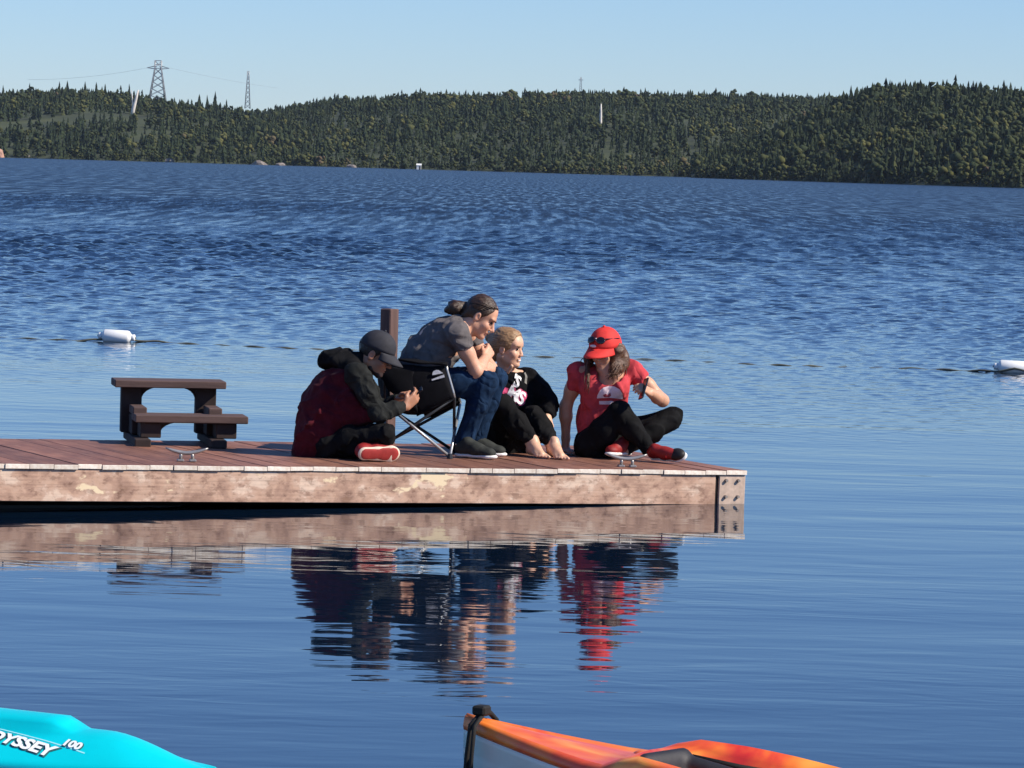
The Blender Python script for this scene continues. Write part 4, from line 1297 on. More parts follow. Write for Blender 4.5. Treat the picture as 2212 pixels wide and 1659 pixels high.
# --- person in the folding chair ----------------------------------------------------------------------------
YB = ondeck(970, 990).y + 0.25
def person_chair():
    z = lambda x, y, d=0.0: ZB(x, y, YB + d)
    e = lambda x, y, d=0.0: ZE(x, y, YB + d)
    base = z(600, 1900); base.z = deckz(base)
    t = empty('person', base, 'person in a grey T-shirt and jeans leaning forward in the folding chair', 'person')
    off = base
    B = Blob()
    hc = z(1040, 345, -0.01)
    M = frame((0.80, -0.17, -0.55), (0.5, 0.02, 1))
    w = lambda p: hc + M @ Vector(p)
    nb = z(800, 500)
    add_head(B, hc, M, 1.0, nb, (0.055, 0.062))
    B.chain([z(350, 1130), z(390, 930), z(540, 690), nb], [0.12, 0.12, 0.13, 0.07], 0.05)
    shN, shF = z(755, 560, -0.18), z(900, 590, 0.19)
    elN, elF = z(985, 1005, -0.15), z(1150, 965, 0.13)
    wrN, wrF = z(1085, 845, 0.02), z(1060, 985, -0.06)
    B.chain([nb, shN, shN.lerp(elN, .5), elN], [0.06, 0.055, 0.046, 0.041], 0.03)
    B.chain([elN, elN.lerp(wrN, .35), wrN], [0.041, 0.042, 0.028], 0.02)
    B.chain([nb, shF, shF.lerp(elF, .5), elF], [0.06, 0.055, 0.046, 0.041], 0.03)
    B.chain([elF, elF.lerp(wrF, .35), wrF], [0.041, 0.042, 0.028], 0.02)
    add_hand(B, wrN, Vector((0.35, 0.75, 0.55)), (0.7, -0.6, 0.3), 1, (0.35, 0.5, 0.4))
    add_hand(B, wrF, Vector((-0.6, -0.75, -0.1)), (0.35, -0.35, 0.85), -1, (0.4, 0.6, 0.5))
    hipN, hipF = z(390, 1165, -0.10), z(430, 1150, 0.10)
    knN, knF = z(1095, 1125, -0.11), z(1215, 1095, 0.12)
    anN, anF = e(1215, 1245, -0.10), e(1370, 1215, 0.11)
    B.chain([hipN, knN, anN], [0.09, 0.055, 0.037], 0.03); B.chain([hipF, knF, anF], [0.09, 0.055, 0.037], 0.03)
    B.cone(anN, anN + Vector((0.01, 0, -0.07)), 0.037, 0.035); B.cone(anF, anF + Vector((0.01, 0, -0.07)), 0.037, 0.035)
    blob_obj('body', B, 0.0066, SKIN_B, t, None, off, face_attr(hc, M))
    eyes_brows(t, off, hc, M, 1.0, HAIR_B, EYE)
    H = Blob()
    H.ell(w((-0.020, 0, 0.036)), (0.104, 0.086, 0.097), M, 0.01)
    H.cone(w((-0.06, 0.03, -0.01)), w((-0.085, 0.02, -0.055)), 0.05, 0.035, 0.03); H.cone(w((-0.06, -0.03, -0.01)), w((-0.085, -0.02, -0.055)), 0.05, 0.035, 0.03)
    H.cut(w((0.072, 0, 0.045)), M @ Vector((1, 0, -0.65)), 0.25, 0.012)
    H.cut(w((0.022, 0, -0.02)), M @ Vector((0.95, 0, -0.45)), 0.25, 0.01)
    H.cut(w((0.0, 0.0, -0.045)), M @ Vector((0.85, 0, -0.5)), 0.2, 0.01)
    hair = blob_obj('hair', H, 0.006, HAIR_B, t, folds(0.0035, 120, 13), off)
    strands('hair_locks', combed(w, 1.0, (-0.115, 0, 0.0), 17, 0.105, 0.098), 170, 0.0016, 0.0012, HAIR_B, hair, off, 5)
    bun = z(715, 255, 0.0)
    bun = bun + Vector((0.008, 0, 0.004))
    K = Blob().ell(bun, (0.056, 0.052, 0.052), None, 0.01).ell(bun + Vector((-0.035, 0, -0.014)), (0.035, 0.03, 0.028), None, 0.015).cone(bun, w((-0.105, 0, -0.01)), 0.036, 0.038, 0.02)
    blob_obj('bun', K, 0.006, HAIR_B, hair, folds(0.006, 110, 14), off)
    # T-shirt
    T = Blob()
    T.chain([z(345, 1120), z(360, 980), z(440, 800), z(590, 630), z(720, 510)], [0.150, 0.152, 0.152, 0.135, 0.085], 0.06, ((0, 1, 0), 1.12))
    T.cone(nb + Vector((-.02, 0, 0.0)), nb + Vector((0.012, 0, 0.03)), 0.078, 0.070, 0.04)
    T.cone(z(560, 540, -0.10), z(740, 520, -0.13), 0.082, 0.08, 0.05); T.cone(z(600, 540, 0.10), z(820, 540, 0.15), 0.082, 0.078, 0.05)
    cN, cF = shN.lerp(elN, 0.42), shF.lerp(elF, 0.42)
    T.cone(shN, cN, 0.080, 0.072, 0.04); T.cone(shF, cF, 0.080, 0.072, 0.04)
    T.cut(cN, elN - shN, 0.13); T.cut(cF, elF - shF, 0.11)
    T.cut(nb + (hc - nb) * 0.30, hc - nb, 0.085)
    T.cut(z(400, 1290), (0.1, 0, -1), 0.4)
    fb = folds(0.016, 20, 18, (1, 1, 1.2)); ff = folds(0.009, 46, 19)
    blob_obj('t_shirt', T, 0.008, GREYT, t, lambda P: fb(P) + ff(P), off)
    # jeans
    L = Blob()
    L.cone(z(370, 1150), z(470, 1150), 0.13, 0.125, 0.05, ((0, 1, 0), 1.25))
    for hp, kn, an in ((hipN, knN, anN), (hipF, knF, anF)):
        L.chain([hp, hp.lerp(kn, 0.5), kn], [0.105, 0.095, 0.076], 0.03)
        L.chain([kn, kn.lerp(an, 0.4), an], [0.074, 0.073, 0.063], 0.03)
        L.cut(an + (an - kn).normalized() * 0.03, an - kn, 0.10)
    blob_obj('jeans', L, 0.008, JEAN, t, folds(0.014, 34, 51), off)
    sn = (0.02, 0, -1)
    hN = e(1090, 1490, -0.12); hN.z = deckz(hN) + 0.012; tN = e(1650, 1495, -0.22); tN.z = deckz(tN) + 0.012
    shoe(t, off, hN, tN, sn, [SHOEG, WHITEC, SHOEG], 1.0)
    hF = e(1240, 1460, 0.12); hF.z = deckz(hF) + 0.012; tF = e(1790, 1470, 0.06); tF.z = deckz(tF) + 0.012
    shoe(t, off, hF, tF, sn, [SHOEG, WHITEC, SHOEG], 1.0)
person_chair()

# --- folding camping chair ----------------------------------------------------------------------------------
def camp_chair():
    e = lambda x, y, d=0.0: ZE(x, y, YB + d)
    FAB = simple('black_chair_polyester', (0.006, 0.006, 0.008), 0.85, 0.3, 20, 400, 0.3, 0.001, 0.12)
    TUBE = simple('chair_tube_grey', (0.42, 0.42, 0.42), 0.35, 0.1, 20, 60, 0.05, metal=0.6)
    TUBED = simple('chair_tube_dark', (0.025, 0.027, 0.032), 0.4, 0.1, 20, 60, 0.05, metal=0.2)
    base = e(700, 1450); base.z = deckz(base)
    t = empty('folding_chair', base, 'black fabric folding camp chair with crossed metal legs under the seated person', 'chair')
    n, f = -0.27, 0.27
    def foot(x, y, d):
        p = e(x, y, d); p.z = deckz(p) + 0.012; return p
    FN, FF = foot(1000, 1490, n), foot(1060, 1400, f)
    BN, BF = foot(-120, 1440, n + 0.02), foot(-60, 1370, f)
    SFN, SFF = e(1065, 610, n), e(1150, 690, f)         # seat front hubs
    SBN, SBF = e(60, 700, n), e(120, 760, f)            # seat back hubs
    for a, b, m in ((SBN, FN, TUBE), (SBF, FF, TUBED), (BN, SFN, TUBED), (BF, SFF, TUBED), (FN, SFF, TUBE), (FF, SFN, TUBED), (BN, SBF, TUBED), (BF, SBN, TUBED)):
        tube('leg_tube', [a, b], 0.0095, m, t, 8, base)
    for p in (FN, FF, BN, BF):
        bm = bmesh.new(); bmesh.ops.create_cone(bm, cap_ends=True, segments=10, radius1=0.022, radius2=0.014, depth=0.03, matrix=Matrix.Translation(p - base + Vector((0, 0, 0.004))))
        bm_obj('foot_cap', bm, TUBED, t)
    ATN, ATF = e(945, 130, n), e(1010, 190, f)          # arm tops, front
    ABN, ABF = e(250, 60, n), e(300, 120, f)            # arm tops at the back
    BTN, BTF = e(30, -60, n + .02), e(90, 0, f - .02)     # top of the backrest
    tube('arm_post', [SFN, e(1045, 520, n), e(960, 220, n), ATN], 0.0095, TUBE, t, 8, base); tube('arm_post', [SFF, ATF], 0.0095, TUBE, t, 8, base)
    tube('back_post', [SBN, BTN], 0.0095, TUBED, t, 8, base); tube('back_post', [SBF, BTF], 0.0095, TUBED, t, 8, base)
    def cloth(name, pts, nu=10, nv=8, sag=0.0, sagdir=(0, 0, -1), th=0.006):
        a, b, c, d = [Vector(q) - base for q in pts]
        bm = bmesh.new(); g = []
        for i in range(nu + 1):
            row = []
            for j in range(nv + 1):
                u, v = i / nu, j / nv
                p = a.lerp(b, u).lerp(d.lerp(c, u), v) + Vector(sagdir) * sag * 16 * u * (1 - u) * v * (1 - v)
                row.append(bm.verts.new(p + Vector((0, 0, 0.004 * math.sin(9 * u + 5 * v)))))
            g.append(row)
        for i in range(nu):
            for j in range(nv): bm.faces.new((g[i][j], g[i + 1][j], g[i + 1][j + 1], g[i][j + 1]))
        o = bm_obj(name, bm, FAB, t, True)
        md = o.modifiers.new('thick', 'SOLIDIFY'); md.thickness = th; md.offset = 0
        return o
    cloth('seat', [SBN, SFN, SFF, SBF], sag=0.07)
    cloth('backrest', [SBN, SBF, BTF, BTN], sag=0.05, sagdir=(-1, 0, 0))
    # side panels slung from the arm to the seat edge
    lowN = e(560, 850, n - 0.01)
    cloth('side_panel', [lowN, SFN + Vector((0, -.012, 0)), ATN + Vector((-0.012, -.012, -0.012)), ABN + Vector((-.06, -.012, -0.03))], sag=0.012, sagdir=(0, -1, 0))
    cloth('side_panel', [e(100, 500, n - .012), lowN + Vector((-0.01, -0.006, 0)), ABN + Vector((0.10, -.018, -0.03)), ABN + Vector((-.14, -.018, -0.035))], sag=0.012, sagdir=(0, -1, 0))
    cloth('side_panel', [e(640, 900, f), SFF, ATF, ABF], sag=0.01, sagdir=(0, 1, 0))
    cloth('armrest', [ABN + Vector((0, -.035, 0)), ATN + Vector((.01, -.035, 0)), ATN + Vector((.01, .045, 0.004)), ABN + Vector((0, .045, 0.004))], sag=0.008, th=0.012)
    cloth('armrest', [ABF + Vector((0, -.04, 0)), ATF + Vector((0, -.04, 0)), ATF + Vector((0, .04, 0)), ABF + Vector((0, .04, 0))], sag=0.008, th=0.012)
    tube('seat_rail', [lowN + Vector((-0.02, 0, -0.005)), SFN], 0.011, FAB, t, 8, base)
    tube('seat_rail', [e(640, 900, f), SFF], 0.011, FAB, t, 8, base)
    # worn white maker's mark on the near side panel: a rounded emblem over a bar
    LOGO = simple('white_badge_print', (0.62, 0.62, 0.64), 0.8, 0.25, 60, 100, 0.1)
    bm = bmesh.new()
    def poly(pp):
        bm.faces.new([bm.verts.new(e(x, y, n - 0.030) - base) for x, y in pp])
    poly([(735, 345), (740, 365), (925, 315), (915, 275)])
    poly([(745, 285), (905, 255), (860, 225), (835, 210), (800, 208), (765, 225), (748, 250)])
    o = bm_obj('badge_print', bm, LOGO, t)
    md = o.modifiers.new('thick', 'SOLIDIFY'); md.thickness = 0.003
camp_chair()

# --- person in the black sweatshirt, barefoot -----------------------------------------------------------------
def person_black():
    Y0 = ondeck(1130, 979).y - 0.05
    z = lambda x, y, d=0.0: ZC(x, y, Y0 + d)
    base = z(380, 1480, 0.1); base.z = deckz(base)
    t = empty('person', base, 'barefoot smiling person in a black sweatshirt with white letters, sitting behind the jeans', 'person')
    off = base
    B = Blob()
    s = 0.96
    hc = z(415, 330, 0.0)
    M = frame((0.90, -0.42, -0.10), (0.12, -0.03, 1))
    w = lambda p: hc + M @ (Vector(p) * s)
    nb = z(400, 640, 0.03)
    add_head(B, hc, M, s, nb, (0.050, 0.055), 1.0)
    B.chain([z(370, 1340, .12), z(430, 1080, .10), z(480, 800, .06), nb], [0.09, 0.075, 0.075, 0.05], 0.05)
    shL, shR = z(630, 640, 0.10), z(290, 700, -0.02)
    elL, wrL = z(845, 935, 0.06), z(845, 1085, -0.10)
    elR, wrR = z(240, 1000, -0.10), z(330, 1060, -0.18)
    B.chain([nb, shL, elL, wrL], [0.05, 0.036, 0.030, 0.025], 0.03); B.chain([nb, shR, elR, wrR], [0.05, 0.036, 0.030, 0.025], 0.03)
    add_hand(B, wrL, z(885, 1230, -0.20) - wrL, (0.72, -0.62, 0.3), 1, (0.3, 0.35, 0.3), 0.92)
    add_hand(B, wrR, Vector((0.7, -0.3, -0.4)), (0.2, -0.5, 0.8), -1, (0.3, 0.4, 0.4), 0.92)
    hipR, hipL = z(330, 1390, 0.05), z(480, 1380, 0.20)
    knR, knL = z(360, 960, -0.26), z(690, 1080, -0.08)
    anR, anL = z(690, 1390, -0.30), z(915, 1430, -0.32)
    B.chain([hipR, knR, anR], [0.085, 0.052, 0.034], 0.03); B.chain([hipL, knL, anL], [0.085, 0.052, 0.034], 0.03)
    for an, td in ((anR, Vector((0.42, -0.90, -0.05))), (anL, Vector((0.35, -0.93, -0.05)))):
        an.z = deckz(an) + (0.082 if an is anR else 0.080)
        add_foot(B, an, td, UPV, 0.95)
    blob_obj('body', B, 0.0066, SKIN_C, t, None, off, face_attr(hc, M, s))
    eyes_brows(t, off, hc, M, s, HAIR_C, EYE)
    blob_obj('teeth', Blob().ell(w((0.095, 0, -0.0705)), np.array((0.007, 0.020, 0.0052)) * s, M, 0.002), 0.0025, WHITEP, t, None, off)
    H = Blob()
    H.ell(w((-0.026, 0, 0.037)), np.array((0.108, 0.091, 0.101)) * s, M, 0.01)
    H.cone(w((-0.07, 0.0, 0.0)), w((-0.09, 0.0, -0.07)), 0.065 * s, 0.04 * s, 0.03)
    H.cone(w((-0.09, 0.0, 0.04)), w((-0.135, 0.0, 0.05)), 0.05 * s, 0.040 * s, 0.02)
    H.ell(w((0.015, 0, 0.058)), np.array((0.082, 0.080, 0.074)) * s, M, 0.02); H.cut(w((0.090, 0, 0.044)), M @ Vector((1, 0, -0.85)), 0.25, 0.012); H.cut(w((0.042, 0, -0.02)), M @ Vector((0.95, 0, -0.30)), 0.2, 0.012)
    hr = blob_obj('hair', H, 0.006, HAIR_C, t, folds(0.0035, 120, 23), off)
    strands('hair_locks', combed(w, s, (-0.12, 0, 0.03), 17, 0.106, 0.100), 190, 0.0022, 0.0018, HAIR_C, hr, off, 6)
    T = Blob()
    T.chain([z(400, 1320, .12), z(440, 1120, .10), z(480, 900, .07), z(480, 740, .05)], [0.145, 0.140, 0.140, 0.115], 0.05, ((M.col[0]), 0.95))
    T.cone(z(410, 690, 0.03), z(620, 640, 0.09), 0.078, 0.072, 0.05); T.cone(z(410, 690, 0.03), shR, 0.078, 0.070, 0.05)
    T.chain([shL, shL.lerp(elL, .55), elL, elL.lerp(wrL, .6), wrL], [0.074, 0.070, 0.066, 0.056, 0.043], 0.035)
    T.chain([shR, elR, wrR], [0.072, 0.062, 0.042], 0.035)
    T.cone(z(740, 860, .05), z(845, 960, .03), 0.06, 0.062, 0.04)
    T.cut(wrL, wrL - elL, 0.07); T.cut(nb + (hc - nb) * 0.25, hc - nb, 0.09)
    fb = folds(0.014, 22, 28); ff = folds(0.009, 48, 29)
    sw = blob_obj('sweatshirt', T, 0.008, BLACKS, t, lambda P: fb(P) + ff(P), off)
    NK = Blob().cone(z(410, 600, -0.055), z(455, 530, -0.075), 0.010, 0.012, 0.004)
    blob_obj('collar_band', NK, 0.004, SKIN_C, t, None, off)
    # big letters across the front, in white with a magenta edge
    Mp = Matrix((norm((0.86, 0.30, -0.42)), norm((0.36, -0.15, 0.92)), norm((0.25, -0.95, -0.05)))).transposed()
    nrm = norm((0.30, -0.93, 0.15)); up = norm(Vector((0.10, 0, 1)) - nrm * nrm.dot(Vector((0.10, 0, 1)))); rt = up.cross(nrm)
    Mp = Matrix((rt, up, nrm)).transposed()
    def put(txt, size, x, y, rot, mat, name, bold=0.004, scx=1.0, lift=0.003):
        me = text_mesh(txt, size, 0, bold, 0.9, scx)
        for v in me.vertices:
            a, b = v.co.x, v.co.y
            v.co = (a * math.cos(rot) - b * math.sin(rot), a * math.sin(rot) + b * math.cos(rot), 0)
        return project_print(name, sw, off, z(x, y, -0.1), Mp, [me], mat, sw, lift)
    put('MS', 0.115, 535, 850, R(-20), PINKL, 'letter_edge', 0.010, 0.9, 0.003)
    put('MS', 0.115, 525, 848, R(-20), WHITEP, 'letters', 0.004, 0.9, 0.006)
    put("'S", 0.105, 530, 690, R(-22), WHITEP, 'letters', 0.004, 0.85, 0.006)
    project_print('print_patch', sw, off, z(395, 815, -0.1), Mp, [[(-0.02, -0.03), (0.016, -0.035), (0.020, 0.03), (-0.016, 0.035)]], PINKL, sw, 0.004)
    project_print('sleeve_stripe', sw, off, z(665, 640, -0.1), Mp, [[(-0.010, -0.035), (0.010, -0.04), (0.004, 0.04), (-0.010, 0.03)]], simple('grey_print', (0.22, 0.21, 0.19), 0.8, 0.2), sw, 0.004)
    L = Blob()
    L.cone(z(340, 1370, 0.08), z(470, 1370, 0.14), 0.13, 0.13, 0.05)
    for hp, kn, an in ((hipR, knR, anR), (hipL, knL, anL)):
        L.chain([hp, hp.lerp(kn, 0.5), kn], [0.105, 0.095, 0.074], 0.03)
        L.chain([kn, kn.lerp(an, 0.4), an], [0.074, 0.072, 0.050], 0.03)
        L.cut(an + (kn - an).normalized() * 0.012, an - kn, 0.09)
    blob_obj('trousers', L, 0.0085, PANTK, t, folds(0.015, 30, 61), off)
person_black()

# --- person in the red cap and red T-shirt -----------------------------------------------------------------
def person_red():
    Y0 = ondeck(1345, 993).y + 0.16
    z = lambda x, y, d=0.0: ZD(x, y, Y0 + d)
    base = z(560, 1550); base.z = deckz(base)
    t = empty('person', base, 'person in a red cap and red T-shirt sitting cross-legged near the dock end', 'person')
    off = base
    B = Blob()
    s = 0.97
    hc = z(645, 365, 0.0)
    M = frame((-0.50, -0.80, -0.22), (-0.10, -0.18, 1))
    w = lambda p: hc + M @ (Vector(p) * s)
    nb = z(690, 600, 0.06)
    add_head(B, hc, M, s, nb, (0.048, 0.052), 0.8)
    B.chain([z(560, 1370, .05), z(600, 1080, .06), z(650, 780, .06), nb], [0.11, 0.10, 0.11, 0.07], 0.05)
    shR, shL = z(350, 610, 0.08), z(945, 570, 0.05)
    elR, wrR = z(215, 970, 0.13), z(215, 1310, 0.16)
    elL, wrL = z(1270, 905, 0.06), z(1130, 815, -0.15)
    B.chain([nb, shR, shR.lerp(elR, .5), elR, elR.lerp(wrR, .3), wrR], [0.06, 0.050, 0.045, 0.037, 0.038, 0.026], 0.03)
    B.chain([nb, shL, shL.lerp(elL, .5), elL], [0.055, 0.040, 0.043, 0.039], 0.03)
    B.chain([elL, elL.lerp(wrL, .4), wrL], [0.039, 0.041, 0.029], 0.02)
    B.cone(z(720, 640, -0.03), z(690, 780, -0.01), 0.07, 0.08, 0.05)
    hand_c = z(250, 1440, 0.10); hand_c.z = deckz(hand_c) + 0.02
    B.cone(wrR, Vector((wrR.x, wrR.y, deckz(wrR) + 0.035)), 0.026, 0.028, 0.02)
    add_hand(B, Vector((wrR.x, wrR.y - 0.01, deckz(wrR) + 0.024)), Vector((0.45, -0.88, -0.04)), UPV, 1, (0.06, 0.05, 0.05), 0.95, 1.0)
    add_hand(B, wrL, z(1040, 760, -0.22) - wrL, (0.15, -0.75, 0.65), -1, (0.55, 0.75, 0.6), 0.95)
    hipR, hipL = z(480, 1405, -0.06), z(640, 1395, 0.10)
    knR, knL = z(795, 1035, -0.16), z(1365, 1095, 0.10)
    anR, anL = z(1125, 1440, -0.16), z(860, 1440, -0.10)
    B.chain([hipR, knR, anR], [0.085, 0.052, 0.034], 0.03); B.chain([hipL, knL, anL], [0.085, 0.052, 0.034], 0.03)
    blob_obj('body', B, 0.0066, SKIN_D, t, None, off, face_attr(hc, M, s))
    eyes_brows(t, off, hc, M, s, HAIR_D, EYE)
    # long wavy hair round the face and over the shoulders
    H = Blob()
    H.ell(w((-0.024, 0, 0.030)), np.array((0.102, 0.086, 0.092)) * s, M, 0.01)
    H.cut(w((0.050, 0, 0.03)), M @ Vector((1, 0, -0.3)), 0.25)
    H.chain([w((-0.01, 0.078, 0.0)), z(790, 460, 0.0), z(775, 560, -0.06), z(730, 655, -0.10)], [0.046, 0.046, 0.036, 0.014], 0.03)
    H.chain([w((-0.03, 0.085, 0.0)), z(820, 430, 0.0), z(830, 520, 0.0), z(800, 590, -0.02)], [0.05, 0.045, 0.034, 0.014], 0.03)
    H.chain([w((0.0, 0.075, -0.03)), z(755, 500, -0.05), z(740, 590, -0.09), z(700, 630, -0.10)], [0.034, 0.032, 0.024, 0.010], 0.02)
    H.chain([w((-0.02, -0.08, 0.0)), z(470, 450, 0.04), z(455, 520, 0.02)], [0.040, 0.034, 0.018], 0.03)
    H.chain([w((-0.09, 0, -0.02)), z(700, 560, 0.10)], [0.075, 0.07], 0.03)
    hr = blob_obj('hair', H, 0.006, HAIR_D, t, folds(0.009, 75, 33, (1, 1, 0.6)), off)
    gd = [[w((-0.01, 0.085, 0.0)), z(800, 460, -0.01), z(780, 560, -0.07), z(730, 670, -0.105)], [w((-0.03, 0.09, 0.0)), z(835, 430, 0.0), z(845, 520, 0.0), z(805, 610, -0.03)],
          [w((0.0, 0.08, -0.02)), z(760, 500, -0.06), z(735, 590, -0.10), z(690, 640, -0.11)], [w((-0.02, -0.085, 0.0)), z(468, 450, 0.02), z(452, 540, 0.0)], [w((-0.02, -0.085, 0.0)), z(465, 460, 0.0), z(452, 560, -0.05), z(448, 700, -0.085), z(436, 850, -0.10)]]
    gd += gd[:3] + gd[:2] + gd[:1]
    strands('hair_locks', gd, 200, 0.012, 0.009, HAIR_D, hr, off, 7, 0.0030)
    cp = cap(t, off, hc + M @ Vector((0, 0, 0.004)), M, 1.10, REDC, brim_len=0.088, droop=0.02)
    # sunglasses pushed up on the cap
    g = empty('sunglasses', w((0.09, 0, 0.10)), 'dark sunglasses resting on the front of the red cap', 'sunglasses')
    for y in (-1, 1):
        Ml = frame(M @ Vector((0.72, y * 0.25, 0.55)), M @ Vector((-0.5, 0, 0.8)))
        LB = Blob().ell(w((0.106, y * 0.036, 0.100)), (0.008, 0.031, 0.026), Ml, 0.003)
        blob_obj('lens', LB, 0.004, LENS, g, None, g.location)
        blob_obj('temple_arm', Blob().cone(w((0.092, y * 0.064, 0.108)), w((-0.03, y * 0.098, 0.085)), 0.004, 0.004, 0.003), 0.004, LENS, g, None, g.location)
    blob_obj('bridge', Blob().cone(w((0.112, 0.012, 0.106)), w((0.112, -0.012, 0.106)), 0.004, 0.004, 0.003), 0.003, LENS, g, None, g.location)
    # white mark on the cap front
    blob_obj('cap_mark', Blob().ell(w((0.117, -0.018, 0.062)), (0.005, 0.024, 0.010), M, 0.002).ell(w((0.106, 0.002, 0.105)), (0.006, 0.007, 0.011), M, 0.002), 0.003, WHITEP, cp, None, off)
    T = Blob()
    T.chain([z(560, 1350, .05), z(590, 1130, .06), z(630, 900, .05), z(660, 740, .05)], [0.140, 0.140, 0.146, 0.125], 0.05, ((0, 1, 0), 0.86))
    T.cone(z(520, 760, -0.01), z(760, 740, -0.03), 0.10, 0.10, 0.06)
    T.cone(z(560, 640, 0.07), shR, 0.085, 0.066, 0.05); T.cone(z(760, 610, 0.06), shL, 0.085, 0.068, 0.05)
    cR, cL = shR.lerp(elR, 0.48), shL.lerp(elL, 0.40)
    T.cone(shR, cR, 0.066, 0.060, 0.03); T.cone(shL, cL, 0.074, 0.070, 0.03)
    T.cut(cR, elR - shR, 0.11); T.cut(cL, elL - shL, 0.11)
    # V neck
    T.ell(z(700, 560, -0.03), (0.085, 0.14, 0.10), None, 0.01, True); T.cone(z(690, 600, -0.12), z(715, 690, -0.15), 0.055, 0.012, 0.01, None, True)
    fb = folds(0.013, 20, 38); ff = folds(0.008, 46, 39)
    ts = blob_obj('t_shirt', T, 0.0075, REDT, t, lambda P: fb(P) + ff(P), off)
    nrm = norm((0.10, -0.99, 0.08)); up = norm(Vector((0.03, 0, 1)) - nrm * nrm.dot(Vector((0.03, 0, 1)))); rt = up.cross(nrm)
    Mp = Matrix((rt, up, nrm)).transposed()
    mm = 0.000579
    def P2(x, y): return ((x - 720) * mm, (870 - y) * mm)
    dome = [P2(x, y) for x, y in ((578, 885), (580, 850), (600, 800), (640, 762), (700, 742), (760, 748), (815, 780), (850, 825), (866, 880), (720, 870))]
    o_ = z(720, 870, -0.2)
    project_print('dome_print', ts, off, o_, Mp, [dome], PINKP, ts, 0.003)
    project_print('bar_print', ts, off, o_, Mp, [[P2(x, y) for x, y in ((605, 912), (740, 905), (880, 935), (878, 968), (740, 945), (612, 948))]], PINKP, ts, 0.003)
    hill_l = [[P2(x, y) for x, y in ((598, 880), (660, 822), (690, 835), (716, 815), (750, 850), (790, 838), (842, 884), (840, 892), (720, 880), (600, 892))]]
    project_print('ridge_print', ts, off, o_, Mp, [[P2(x, y) for x, y in ((640, 845), (668, 830), (690, 842), (716, 815), (728, 850), (705, 868), (650, 866))]], REDPR, ts, 0.006)
    # trousers
    L = Blob()
    L.cone(z(520, 1385, 0.02), z(620, 1380, 0.06), 0.13, 0.13, 0.05)
    for hp, kn, an in ((hipR, knR, anR), (hipL, knL, anL)):
        L.chain([hp, hp.lerp(kn, 0.5), kn], [0.105, 0.092, 0.070], 0.03)
        L.chain([kn, kn.lerp(an, 0.4), an], [0.070, 0.066, 0.050], 0.03)
        L.cut(an + (an - kn).normalized() * 0.01, an - kn, 0.09)
    L.cut(z(600, 1600, 0), (0, 0, -1), 0.3)
    blob_obj('trousers', L, 0.008, PANTK, t, folds(0.014, 32, 71), off)
    # red and black shoes
    BLK = simple('black_shoe_toe', (0.012, 0.010, 0.011), 0.6, 0.2)
    h1, t1 = z(1150, 1520, -0.17), z(1520, 1500, -0.36)
    h1.z = deckz(h1) + 0.030; t1.z = deckz(t1) + 0.040
    u1 = shoe(t, off, h1, t1, (0.25, 0.62, -0.55), [SHOER, WHITEC], 0.92)
    M2 = frame(t1 - h1, (-0.25, -0.62, 0.55)); LL = (t1 - h1).length
    q = lambda f, y, zz: h1 + M2 @ Vector((f * LL, y, zz))
    blob_obj('toe_cap', Blob().ell(q(0.80, 0.004, 0.030), (0.062, 0.043, 0.032), M2, 0.01), 0.005, BLK, u1, None, off)
    blob_obj('laces', Blob().cone(q(0.36, 0.02, 0.084), q(0.60, -0.012, 0.066), 0.010, 0.011, 0.004).cone(q(0.60, 0.02, 0.062), q(0.62, -0.035, 0.052), 0.010, 0.009, 0.004), 0.0045, REDC, u1, None, off)
    h2, t2 = z(900, 1500, -0.05), z(670, 1490, -0.26)
    h2.z = deckz(h2) + 0.03; t2.z = deckz(t2) + 0.035
    shoe(t, off, h2, t2, (0.3, 0.45, -0.7), [SHOER, WHITEC, CREAM], 0.92)
    ph = empty('mobile_phone', z(1062, 775, -0.225), 'black phone in the raised hand of the person in the red cap', 'phone')
    Mp = frame((0.25, 0.30, 0.92), (-0.93, -0.30, 0.15))
    slab('phone_body', ph.location, Mp, (0.14, 0.070, 0.009), PHONE, ph, ph.location, 0.002)
    slab('screen', Vector(ph.location) - Mp @ Vector((0, 0, 0.0052)), Mp, (0.126, 0.062, 0.0012), LENS, ph, ph.location, 0.0)
person_red()
# ------------------------------------------------------------------ kayaks on the beach in front
def m_swirl():
    m, nt, p = new_mat('orange_swirl_plastic')
    n = noise(nt, 1.0, 3, 0.55, None, (2.6, 5.5, 5.5), 1.2)
    r = ramp(nt, [(0.28, (0.62, 0.035, 0.030)), (0.42, (0.78, 0.11, 0.035)), (0.52, (0.86, 0.20, 0.035)), (0.64, (0.90, 0.34, 0.06)), (0.75, (0.88, 0.20, 0.05))], n.outputs[0])
    nt.links.new(r.outputs[0], p.inputs['Base Color'])
    p.inputs['Roughness'].default_value = 0.32
    b = bump(nt, noise(nt, 90, 3).outputs[0], 0.12, 0.002); nt.links.new(b.outputs[0], p.inputs['Normal'])
    return m
ORANGE = m_swirl()
HULLW = simple('white_hull_plastic', (0.74, 0.74, 0.70), 0.4, 0.08, 5, 80, 0.12)
TEAL = simple('teal_kayak_plastic', (0.0, 0.62, 0.70), 0.33, 0.06, 4, 90, 0.10)
SEATK = simple('black_seat_foam', (0.018, 0.019, 0.024), 0.6, 0.2, 20, 120, 0.3)
STRAPK = simple('black_webbing', (0.010, 0.009, 0.008), 0.8, 0.2, 40, 200, 0.3)
